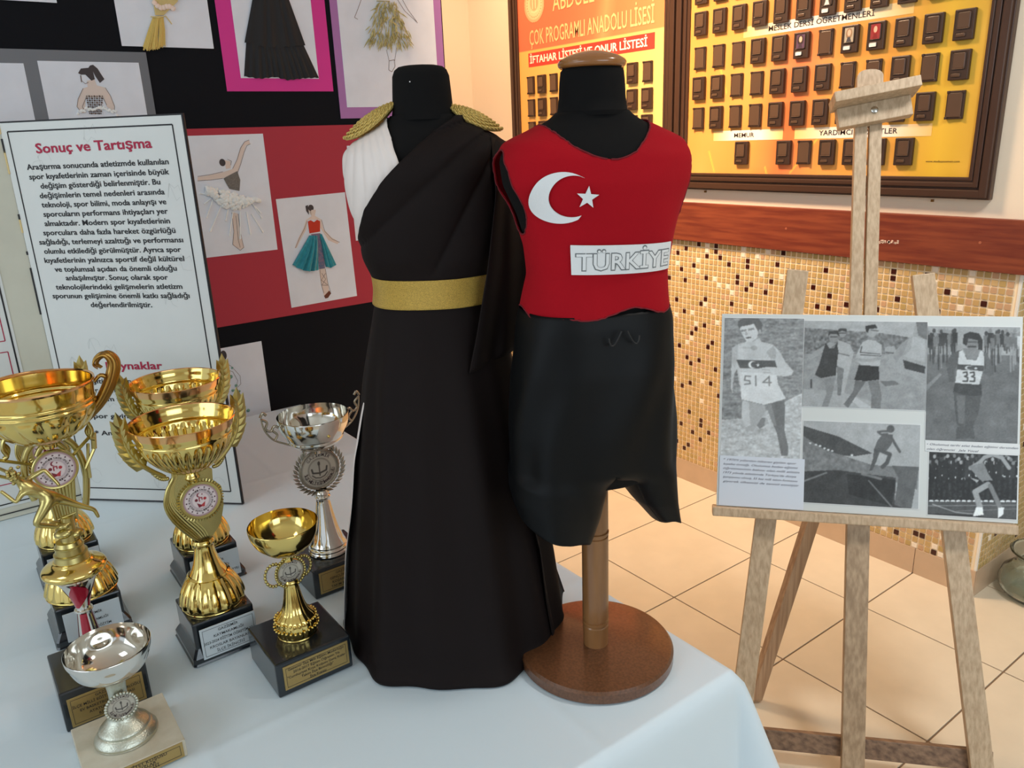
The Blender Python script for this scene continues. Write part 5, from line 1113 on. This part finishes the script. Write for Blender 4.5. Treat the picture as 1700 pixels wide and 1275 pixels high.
def fluted_gold(label, cx, cy, plate_lines, front, seed=0):
    """gold cup with laurel handles, swirling plaque and round sports emblem, on a black moulded base"""
    t, f = trophy(label, cx, cy); H = .075
    base_block(t, .122, .120, H, M_base, .008); plate(t, .0612, -.044, .050, .008, .066, M_plate_w, plate_lines, .0050, frame_=front)
    dome = refine([(H, .0), (H, .046), (H + .003, .0505), (H + .014, .0515), (H + .034, .046), (H + .056, .034), (H + .074, .0245), (H + .094, .0185), (H + .112, .0160), (H + .118, .0190), (H + .124, .0165)], 4)
    MB().lathe(dome, 120, flute=lambda i, a: 1 + .07 * abs(math.sin(a * 8)) * (1 if H + .006 < dome[i][0] < H + .052 else 0)).out('dome_foot', M_gold, t, smooth=50)
    MB().lathe([(H + .056, .0345), (H + .0585, .0358), (H + .061, .0330), (H + .056, .0345)], 64).out('dome_ring', M_gold, t, smooth=50)
    # plaque: broad leaf with raised swirling strands
    g = lambda px, py: f(px + (0 if cx > -.2 else 0), py); pl = empty('plaque', (0, 0, 0)); pl.parent = t
    out = [(.012, .100), (.036, .128), (.046, .165), (.047, .205), (.034, .222), (.036, .245), (.012, .262), (-.018, .262), (-.040, .240), (-.048, .205), (-.047, .170), (-.036, .135), (-.014, .104)]
    mb = MB(); mb.prism([(p[0] * .92, .195 + (p[1] - .100) * .8642) for p in out], .007, Matrix(((0, 0, 1, -.002), (1, 0, 0, 0), (0, 1, 0, 0), (0, 0, 0, 1)))); mb.out('plaque_leaf', mat('frosted pale gold', (182, 168, 110), .42, .9, bump=(500, .1)), pl)
    mb = MB()
    for k in range(7):
        o_ = k * .0050; mb.tube([(.006 - .0004 * k, y, .195 + (z - .100) * .8642) for y, z in refine([(-.006 + o_ * .5, .100), (-.022 + o_ * .9, .124), (-.042 + o_ * .95, .160), (-.050 + o_ * .6, .195), (-.043 + o_ * .35, .226), (-.030 + o_ * .25, .250), (-.034 + o_ * .5, .275 - .004 * k)], 5)], .0024, 6)
    mb.out('swirling_strands', M_goldpale, pl, smooth=60)
    mb = MB()
    for k in range(44):
        a = 2 * PI * k / 44; mb.tube([(.0066, .006 + .031 * math.cos(a), .272 + .031 * math.sin(a)), (.0066, .006 + .0385 * math.cos(a), .272 + .0385 * math.sin(a))], .0014, 4)
    mb.out('sunburst_rays', M_goldpale, pl)
    medallion(t, .006, .272, .0290, .0045, m_ring=M_goldpale, kind='sport')
    MB().lathe(refine([(.300, .008), (.308, .0085), (.314, .0135), (.319, .0115), (.326, .010)], 3), 40).out('stem_neck', M_gold, t, smooth=50)
    bowl = refine([(.322, .008), (.326, .020), (.336, .038), (.351, .054), (.368, .066), (.384, .0735), (.3900, .0755), (.3935, .0750), (.403, .0785), (.410, .0805), (.4155, .0825)], 4)
    fl_ = lambda z, a: 1 + .055 * (abs(math.sin(a * 14)) ** .6 - .5) * max(0, min(1, (z - .324) / .008)) * max(0, min(1, (.388 - z) / .010))
    cup(t, 'bowl', bowl, M_gold, M_gold, 168, fl_)
    MB().lathe([(.404, .0795), (.4155, .0832), (.4172, .0840), (.4182, .0830), (.4172, .0812), (.404, .0775), (.404, .0795)], 96).out('rim', M_copper, t, smooth=40)
    for sg in (1, -1):
        laurel(t, 0, [(sg * .040, .326), (sg * .046, .331), (sg * .056, .339), (sg * .070, .354), (sg * .083, .374), (sg * .090, .398), (sg * .092, .418)], [(sg * .080, .370), (sg * .071, .367), (sg * .064, .376), (sg * .066, .388), (sg * .073, .390)], M_goldpale, .030, 'laurel_handle')
        mb = MB()
        for k in range(9): a_ = k / 8; mb.ball((0, sg * (.038 + .022 * a_), .322 + .020 * a_ - .006 * math.sin(PI * a_)), .0036, 6)
        mb.out('handle_beading', M_goldpale, t, smooth=80)
    return t
EL = ('GAZİEMİR', 'KAYMAKAMLIĞI', '2023-2024 EĞİTİM ÖĞRETİM YILI', 'KROSLAR BAYANLAR', 'İLÇE İKİNCİSİ')
fluted_gold('gold laurel-handled cup nearest the black gown among the tall gold cups, white plate', -.1030, -.3900 - 2.0, EL, True)
fluted_gold('gold laurel-handled cup standing directly behind a matching one, before the text board', -.3500, -2.3380, ('GAZİEMİR', 'KAYMAKAMLIĞI', '2023-2024 EĞİTİM ÖĞRETİM YILI'), False)
fluted_gold('gold laurel-handled cup hidden behind the big scroll-handled cup', -.5500, -2.5600, ('GAZİEMİR', 'KAYMAKAMLIĞI'), False)

# big scroll-handled cup
t, f = trophy('largest gold cup with acanthus scroll handles, star wings and round emblem', -.3134, -2.5663); H = .072
base_block(t, .125, .124, H, M_base, .008); plate(t, .0627, -.044, .048, .008, .064, M_plate_w, ('GAZİEMİR', 'KAYMAKAMLIĞI', '2022-2023 EĞİTİM'), .0046, frame_=False)
dm = refine([(H, 0), (H, .055), (H + .003, .059), (H + .012, .058), (H + .035, .050), (H + .050, .038), (H + .058, .030), (H + .064, .022), (H + .075, .017), (H + .095, .016), (H + .13, .0155), (H + .135, .019), (H + .14, .016)], 4)
MB().lathe(dm, 144, flute=lambda i, a: 1 + .05 * abs(math.sin(a * 9)) * (1 if H + .006 < dm[i][0] < H + .046 else 0)).out('dome_foot', M_gold, t, smooth=50)
mb = MB()
for k in range(9):
    y = -.020 + .005 * k; mb.tube([(.002, y * .75, .205), (.004, y * .9, .25), (.002, y * 1.25, .30)], .0034, 6)
mb.out('ribbed_column', M_goldpale, t, smooth=60); mb = MB()
mb.tube([(-.006, *p) for p in refine([(.034, .225), (.042, .26), (.046, .30), (.036, .345), (.012, .37), (-.014, .37), (-.038, .345), (-.046, .30), (-.04, .262)], 5)], .006, 8); mb.tube([(-.004, *p) for p in refine([(.022, .34), (.010, .356), (-.010, .356), (-.022, .34)], 5)], .005, 8)
mb.out('scroll_ring', M_goldpale, t, smooth=60)
medallion(t, 0, .3130, .0325, .006, m_ring=M_goldpale, kind='sport', ringw=1.12)
for sg in (1, -1):
    mb = MB(); A_ = f(120, 750); tip = (.070, .362) if sg > 0 else (-.098, .360)
    root = (sg * .030, .328); low = (sg * .050, .280) if sg > 0 else (sg * .040, .300)
    outl = [root, tip, (tip[0] - sg * .004, tip[1] - .03), (sg * .046, .300), low, (sg * .052, .310), (tip[0] - sg * .012, tip[1] - .018), (sg * .034, .318)]
    for p_, q_ in zip(outl[:4], outl[1:4]): mb.tube([(.003, *p_), (.003, *q_)], .0045, 6, flat=.6)
    mb.tube([(.003, *outl[6]), (.003, *outl[5]), (.003, *outl[4])], .0028, 6); mb.out('star_wing', M_goldpale, t, smooth=40)
bowl = refine([(.362, .015), (.366, .030), (.375, .050), (.390, .066), (.408, .078), (.424, .084), (.4275, .0865), (.431, .0845), (.436, .0870), (.439, .0850), (.452, .0868), (.466, .0885)], 4)
bf = lambda z, a: 1 + .085 * (abs(math.sin(a * 6 + 14 * (z - .36))) ** .7 - .5) * max(0, min(1, (z - .366) / .012)) * max(0, min(1, (.424 - z) / .010))
cup(t, 'bowl', bowl, M_gold, M_gold, 144, bf); MB().lathe([(.352, .012), (.364, .015), (.366, .022), (.356, .012)], 40).out('bowl_collar', M_gold, t, smooth=50)
MB().lathe([(.463, .0885), (.4665, .0905), (.469, .0895), (.467, .0865), (.463, .0870), (.463, .0885)], 96).out('rim', M_copper, t, smooth=40)
for sg in (1, -1):
    mb = MB(); P_ = refine([(sg * .032, .364), (sg * .062, .386), (sg * .090, .411), (sg * .110, .438), (sg * .123, .464), (sg * .127, .484), (sg * .118, .498), (sg * .105, .494), (sg * .099, .484), (sg * .105, .476)], 6); n = len(P_)
    for k, (dx, dr) in enumerate(((0, 1), (.0045, .75), (-.0045, .75), (.008, .5))):
        mb.tube([(dx, p[0] - sg * .0028 * k, p[1]) for p in P_], [(.0022 + .0078 * math.sin(PI * min(1, .1 + i / n)) ** 1.5) * dr for i in range(n)], 8)
    mb.tube([(0, *p) for p in refine([(sg * .088, .452), (sg * .100, .462), (sg * .112, .452), (sg * .112, .436), (sg * .104, .424)], 4)], [.003 + .0002 * i for i in range(17)], 8)
    mb.out('scroll_handle', mat('brushed dark gold', (176, 136, 70), .3, 1.), t, smooth=60)
    mb = MB(); 
    for k in range(3): mb.tube([(.002 * k, *p) for p in refine([(sg * .060, .392 - .002 * k), (sg * .066, .378), (sg * (.060 + .004 * k), .366), (sg * .064, .354), (sg * .070, .350)], 4)], .0036, 6)
    mb.out('handle_leaf', M_goldpale, t, smooth=60)

# runner figure on a red and silver column
t, f = trophy('gold running figure on a red and silver column with a gold plate base', -.0680, -2.5870); H = .069
base_block(t, .123, .123, H, M_base, 0, .003); plate(t, .0618, -.053, .053, .006, .056, M_plate_g, ('GAZİEMİR', 'İLÇE MİLLİ EĞİTİM MÜDÜRLÜĞÜ', 'EV BASKETBOL TURNUVASI', 'ATATÜRK KOŞUSU', 'BİRİNCİSİ'), .0044)
MB().lathe(refine([(H, 0), (H, .026), (H + .004, .026), (H + .010, .019), (H + .060, .0125), (H + .088, .0098), (H + .0905, .0130), (H + .0935, .0130), (H + .096, .0098), (H + .115, .014), (H + .140, .024), (H + .155, .032), (H + .156, 0)], 3), 48).out('silver_column', M_silver, t, smooth=40)
mb = MB()
for a0 in (-.55, 1.55, 3.6):
    rows = []
    for k in range(16):
        z = H + .010 + .078 * k / 15; r = .0196 - .0094 * k / 15 + .0006; rows.append([mb.b.verts.new((r * math.cos(a0 + j * .16 - .25), r * math.sin(a0 + j * .16 - .25), z)) for j in range(7)])
    for p_, q_ in zip(rows, rows[1:]):
        for j in range(6): mb.b.faces.new((p_[j], p_[j + 1], q_[j + 1], q_[j]))
    rows = []
    for k in range(16):
        u_ = k / 15; z = H + .099 + .052 * u_; r = .0102 + .0006 + .0205 * u_ ** 1.35; sw = .9 * math.sin(u_ * 2.4); wv_ = .5 + 2.6 * math.sin(PI * min(1, .15 + u_ * .95)); rows.append([mb.b.verts.new((r * math.cos(a0 - .5 + sw + (j - 3) * .09 * wv_), r * math.sin(a0 - .5 + sw + (j - 3) * .09 * wv_), z)) for j in range(7)])
    for p_, q_ in zip(rows, rows[1:]):
        for j in range(6): mb.b.faces.new((p_[j], p_[j + 1], q_[j + 1], q_[j]))
mb.out('red_panel', mat('translucent red enamel', (176, 30, 52), .15, .3, coat=.6), t, smooth=60)
MB().lathe(refine([(.224, 0), (.224, .030), (.228, .042), (.234, .0455), (.240, .042), (.246, .030), (.250, .024), (.251, 0)], 4), 64).out('gold_disc', M_gold, t, smooth=50)
MB().lathe([(.249, 0), (.249, .0245), (.258, .0225), (.259, .0235), (.261, .0235), (.262, .0205), (.270, .0195), (.271, .0205), (.273, .0205), (.274, .0185), (.280, .0165), (.281, 0)], 48).out('stepped_drum', M_goldpale, t, smooth=40)
g = lambda a, b_: f(a / 5.796, 720 + b_ / 5.796)
J = {}
def body(chain_list, radii, name, m, par, sub=1):
    """one continuous figure: joints joined by edges, radius at each joint"""
    names = list(radii); idx = {n_: i for i, n_ in enumerate(names)}; me = bpy.data.meshes.new(name)
    me.from_pydata([radii[n_][0] for n_ in names], [(idx[a], idx[b_]) for a, b_ in chain_list], []); me.update()
    o = link(name, me, m, par); s_ = o.modifiers.new('skin', 'SKIN'); 
    if not me.skin_vertices: 
        lay = bmesh.new(); lay.from_mesh(me); lay.verts.layers.skin.verify(); lay.to_mesh(me); lay.free()
    for i, n_ in enumerate(names): me.skin_vertices[0].data[i].radius = radii[n_][1]
    me.skin_vertices[0].data[0].use_root = True; s_.use_smooth_shade = True
    ss = o.modifiers.new('smooth', 'SUBSURF'); ss.levels = sub; ss.render_levels = sub; return o
def j(a, b_, x, r): y, z = g(a, b_); return ((x, y, z), (r * 1.25, r * 1.25))
R_ = {'pelvis': j(485, 605, 0, .0088), 'waist': j(400, 570, .001, .0066), 'chest': j(290, 520, .002, .0090), 'neckbase': j(205, 480, .003, .0052), 'neck': j(165, 440, .004, .0034), 'head': j(125, 405, .005, .0066), 'headtop': j(95, 375, .005, .0048),
      'sh_b': j(265, 455, -.006, .0040), 'el_b': j(432, 362, -.008, .0026), 'wr_b': j(545, 470, -.002, .0021), 'ha_b': j(575, 505, .000, .0020), 'sh_f': j(210, 540, .010, .0040), 'el_f': j(142, 632, .014, .0026), 'wr_f': j(40, 560, .010, .0020), 'ha_f': j(-5, 530, .009, .0020),
      'hip_a': j(455, 640, .007, .0076), 'kn_a': j(325, 845, .014, .0044), 'an_a': j(520, 880, .006, .0028), 'to_a': j(610, 885, .004, .0024), 'hip_b': j(540, 630, -.006, .0076), 'kn_b': j(725, 690, -.006, .0044), 'an_b': j(915, 742, -.006, .0028), 'to_b': j(958, 822, -.006, .0020)}
body([('pelvis', 'waist'), ('waist', 'chest'), ('chest', 'neckbase'), ('neckbase', 'neck'), ('neck', 'head'), ('head', 'headtop'), ('chest', 'sh_b'), ('sh_b', 'el_b'), ('el_b', 'wr_b'), ('wr_b', 'ha_b'), ('chest', 'sh_f'), ('sh_f', 'el_f'), ('el_f', 'wr_f'), ('wr_f', 'ha_f'), ('pelvis', 'hip_a'), ('hip_a', 'kn_a'), ('kn_a', 'an_a'), ('an_a', 'to_a'), ('pelvis', 'hip_b'), ('hip_b', 'kn_b'), ('kn_b', 'an_b'), ('an_b', 'to_b')], R_, 'running_figure', M_goldpale, t)
mb = MB(); random.seed(3)
for k in range(26): y, z = g(118 + random.gauss(0, 30), 385 + random.gauss(0, 26)); mb.ball((.005 + random.uniform(-.006, .006), y, z), .0028, 6)
mb.out('curly_hair', M_goldpale, t, smooth=80); mb = MB()
for k in range(10): y, z = g(640 + random.gauss(0, 32), 860 + 11 * k); mb.ball((random.uniform(-.006, .006), y, z), .0078 + .0006 * k, 8, (1, 1.1, .6))
y, z = g(640, 800); mb.tube([(0, y - .012, z - .001), (0, y + .013, z + .003)], .0016, 6); mb.tube([(0, y, z), (0, y * .5, .276)], [.009, .013], 10); mb.out('rock_stand', M_goldpale, t, smooth=70)

# small silver cup on marble
t, f = trophy('small silver bowl cup on a cream marble block, nearest the camera', .0930, -2.5800)
base_block(t, .130, .129, .028, M_marble, 0, .0015); plate(t, .0653, -.060, .060, .002, .0265, M_plate_g, ('CUMHURİYET KOŞUSU', 'GENÇ KIZLAR', 'İLÇE BİRİNCİSİ'), .0050)
mb = MB().lathe(refine([(.028, 0), (.028, .036), (.031, .0400), (.035, .0395), (.042, .0345), (.0440, .0315), (.0455, .0328), (.049, .0310), (.056, .0240), (.064, .0180), (.072, .0150), (.0725, 0)], 4), 72)
for v in mb.b.verts: v.co.y *= 1.06; v.co.x += .0
mb.out('cast_foot', M_frost, t, smooth=45)
MB().lathe(refine([(.066, .0175), (.076, .0150), (.094, .0125), (.116, .0130), (.130, .0165), (.134, .0100)], 4), 48).out('stem', M_frost, t, smooth=50)
mb = MB()
for k in range(30): a = 2 * PI * k / 30; mb.ball((.0165, .0205 * math.cos(a), .088 + .0205 * math.sin(a)), .0024, 6)
mb.out('beaded_wreath', M_frost, t, smooth=70); medallion(t, 0, .088, .0195, .0125, m_ring=M_antique, kind='crest', ringw=1.04)
def dimple(z, a): 
    q = 1.0
    for c in (-1.25, -.15, 1.0, 2.1, 3.2, 4.3): d_ = (math.atan2(math.sin(a - c), math.cos(a - c)) / .30) ** 2 + ((z - .160) / .009) ** 2; q -= .055 * math.exp(-d_ * 1.6)
    return q
cup(t, 'bowl', refine([(.130, .006), (.1315, .018), (.137, .034), (.146, .0450), (.158, .0520), (.170, .0552), (.179, .0562)], 6), M_silver, M_silver, 120, dimple, .0012)

# small gold cup
t, f = trophy('small gold faceted cup on a wide black base with gold plate, beside the black gown', .0610, -2.3020); H = .0615
base_block(t, .130, .128, H, M_base, 0, .003); plate(t, .0652, -.053, .058, .010, .053, M_plate_g, ('Gaziemir İlçe Milli Eğitim Müdürlüğü', '2016-2017 Eğitim Öğretim Yılı', '"Cumhuriyet Kros Koşusu Genç Kızlar', 'Takım İlçe Birinciliği"', 'İlçe Kupası'), .0044)
dm = refine([(H, 0), (H, .030), (H + .003, .0315), (H + .018, .0330), (H + .032, .0300), (H + .042, .0220), (H + .055, .0170), (H + .075, .0130), (H + .092, .0110), (H + .096, .0125), (H + .100, .0105)], 4)
MB().lathe(dm, 96, flute=lambda i, a: 1 + .05 * abs(math.sin(a * 9)) * (1 if dm[i][0] > H + .004 and dm[i][0] < H + .09 else 0)).out('fluted_foot', M_gold, t, smooth=50)
mb = MB()
for rr, zz in ((.0335, H + .030), (.0360, H + .017)):
    for k in range(30): a = 2 * PI * k / 30; mb.ball((rr * math.cos(a), rr * math.sin(a), zz + .001 * math.sin(a * 5)), .0024, 8)
mb.out('bead_ring', M_gold, t, smooth=80)
mb = MB()
for cy_, r_ in ((-.024, .0195), (.024, .0175)):
    for k in range(20): a = 2 * PI * k / 20; mb.ball((-.002, cy_ + r_ * .8 * math.cos(a), .176 + r_ * math.sin(a)), .0028, 6, (1, 1, 1.2))
mb.out('rope_loops', M_goldpale, t, smooth=80); mb = MB()
for k in range(34): a = 2 * PI * k / 34; mb.ball((.006, .0245 * math.cos(a), .177 + .0265 * math.sin(a)), .0026, 6)
mb.out('rope_border', M_goldpale, t, smooth=80); medallion(t, 0, .177, .0215, .002, m_ring=M_goldpale, kind='crest', ringw=1.03)
MB().lathe([(.196, .009), (.206, .0075), (.212, .010)], 32).out('stem_neck', M_gold, t, smooth=50)
fc = lambda z, a: 1 - .035 * (1 - math.cos(((a + .35) % (PI / 4)) - PI / 8) / math.cos(0)) * 6 * max(0, min(1, (.262 - z) / .03)) + .006 * math.cos(a * 8 + .9)
cup(t, 'bowl', refine([(.209, .005), (.211, .018), (.218, .033), (.230, .045), (.245, .0525), (.256, .0548), (.262, .0552)], 5), M_gold, M_gold, 96, fc, .0012)

# tall silver cup by the gown
t, f = trophy('tall silver cup with wreathed round crest and open scroll handles, half behind the gown', -.1650, -2.1450); H = .061
base_block(t, .124, .122, H, M_base, 0, .003); plate(t, .0622, -.050, .052, .008, .053, M_plate_g, ('GAZİEMİR', 'GENÇLİK HAFTASI', 'KOŞAN KIZLAR', 'TAKIM BİRİNCİSİ'), .0050)
dm = refine([(H, 0), (H, .036), (H + .004, .0395), (H + .008, .0375), (H + .011, .0385), (H + .015, .0350), (H + .018, .0358), (H + .024, .0330), (H + .045, .0255), (H + .075, .0190), (H + .110, .0135), (H + .118, .0155), (H + .121, .0125), (H + .126, .0140), (H + .132, .0110)], 4)
MB().lathe(dm, 96, flute=lambda i, a: 1 + .03 * abs(math.sin(a * 5)) * (1 if H + .03 < dm[i][0] < H + .105 else 0)).out('flared_foot', M_silver, t, smooth=50)
wz = .236; mb = MB()
for k in range(30):
    a = math.radians(55) - math.radians(290) * k / 29; 
    if abs(k - 0) < 0: continue
    for s_, dr in ((1, .0), (-1, .006)):
        c = Vector((.002 + .001 * s_, (.0455 - dr) * math.cos(a), wz + (.0455 - dr) * math.sin(a))); d_ = Vector((0, math.sin(a) * (1 if math.cos(a) > 0 else -1), -math.cos(a) * (1 if math.cos(a) > 0 else -1))) * -1; o_ = Vector((0, math.cos(a), math.sin(a))) * (.85 if s_ > 0 else -.1); dd = (d_ + o_).normalized()
        mb.tube([c - dd * .003, c + dd * .004, c + dd * .0125], [.0012, .0034, .0003], 5)
mb.out('laurel_wreath', M_antique, t, smooth=60); medallion(t, 0, wz, .0385, -.002, m_ring=M_antique, kind='crest', ringw=1.05)
MB().lathe([(.270, .007), (.279, .0085), (.281, .0125), (.286, .009)], 32).out('stem_neck', M_silver, t, smooth=50)
cup(t, 'bowl', refine([(.281, .006), (.283, .024), (.289, .040), (.300, .052), (.306, .0535), (.310, .056), (.325, .0635), (.338, .0665), (.349, .0670)], 5), M_silver, M_silver, 96, lambda z, a: 1 + .012 * math.sin(a * 5 + .6) * max(0, min(1, (.335 - z) / .02)), .0012)
mb = MB().ball((.0628, .002, .322), .0032, 8); mb.out('bowl_stud', M_gold, t, smooth=80)
for sg in (1, -1):
    mb = MB(); P_ = refine([(sg * .030, .266), (sg * .026, .277), (sg * .034, .290), (sg * .058, .304), (sg * .080, .318), (sg * .094, .340), (sg * .098, .364)], 5)
    mb.tube([(0, *p) for p in P_], [.0030 - .0012 * k / len(P_) for k in range(len(P_))], 8, flat=.8)
    mb.tube([(0, *p) for p in refine([(sg * .097, .362), (sg * .088, .354), (sg * .092, .342), (sg * .083, .336), (sg * .076, .344), (sg * .068, .340)], 5)], .0024, 8); mb.tube([(0, *p) for p in refine([(sg * .080, .336), (sg * .072, .326), (sg * .078, .316)], 4)], .0022, 8)
    mb.tube([(0, *p) for p in refine([(sg * .088, .368), (sg * .094, .374), (sg * .099, .366)], 4)], .0026, 8)
    mb.out('scroll_handle', mat('aged silver handle', (176, 168, 150), .25, 1.), t, smooth=60)

for o in bpy.data.objects:      # tiny joined pieces that nobody would pick apart singly
    if o.parent and o.name.split('.')[0] in ('torn_tape', 'pale_icon_print', 'wheat_skirt', 'yarn_tassel', 'yarn_wrap', 'beaded_bodice', 'tulle_ruffle', 'cotton_tutu', 'glue_residue', 'raw_edge', 'gold_braid', 'curly_hair', 'bead_ring', 'beaded_wreath', 'rope_border', 'rope_loops', 'laurel_wreath', 'sunburst_rays', 'button_bead', 'handle_beading'): o['kind'] = 'stuff'
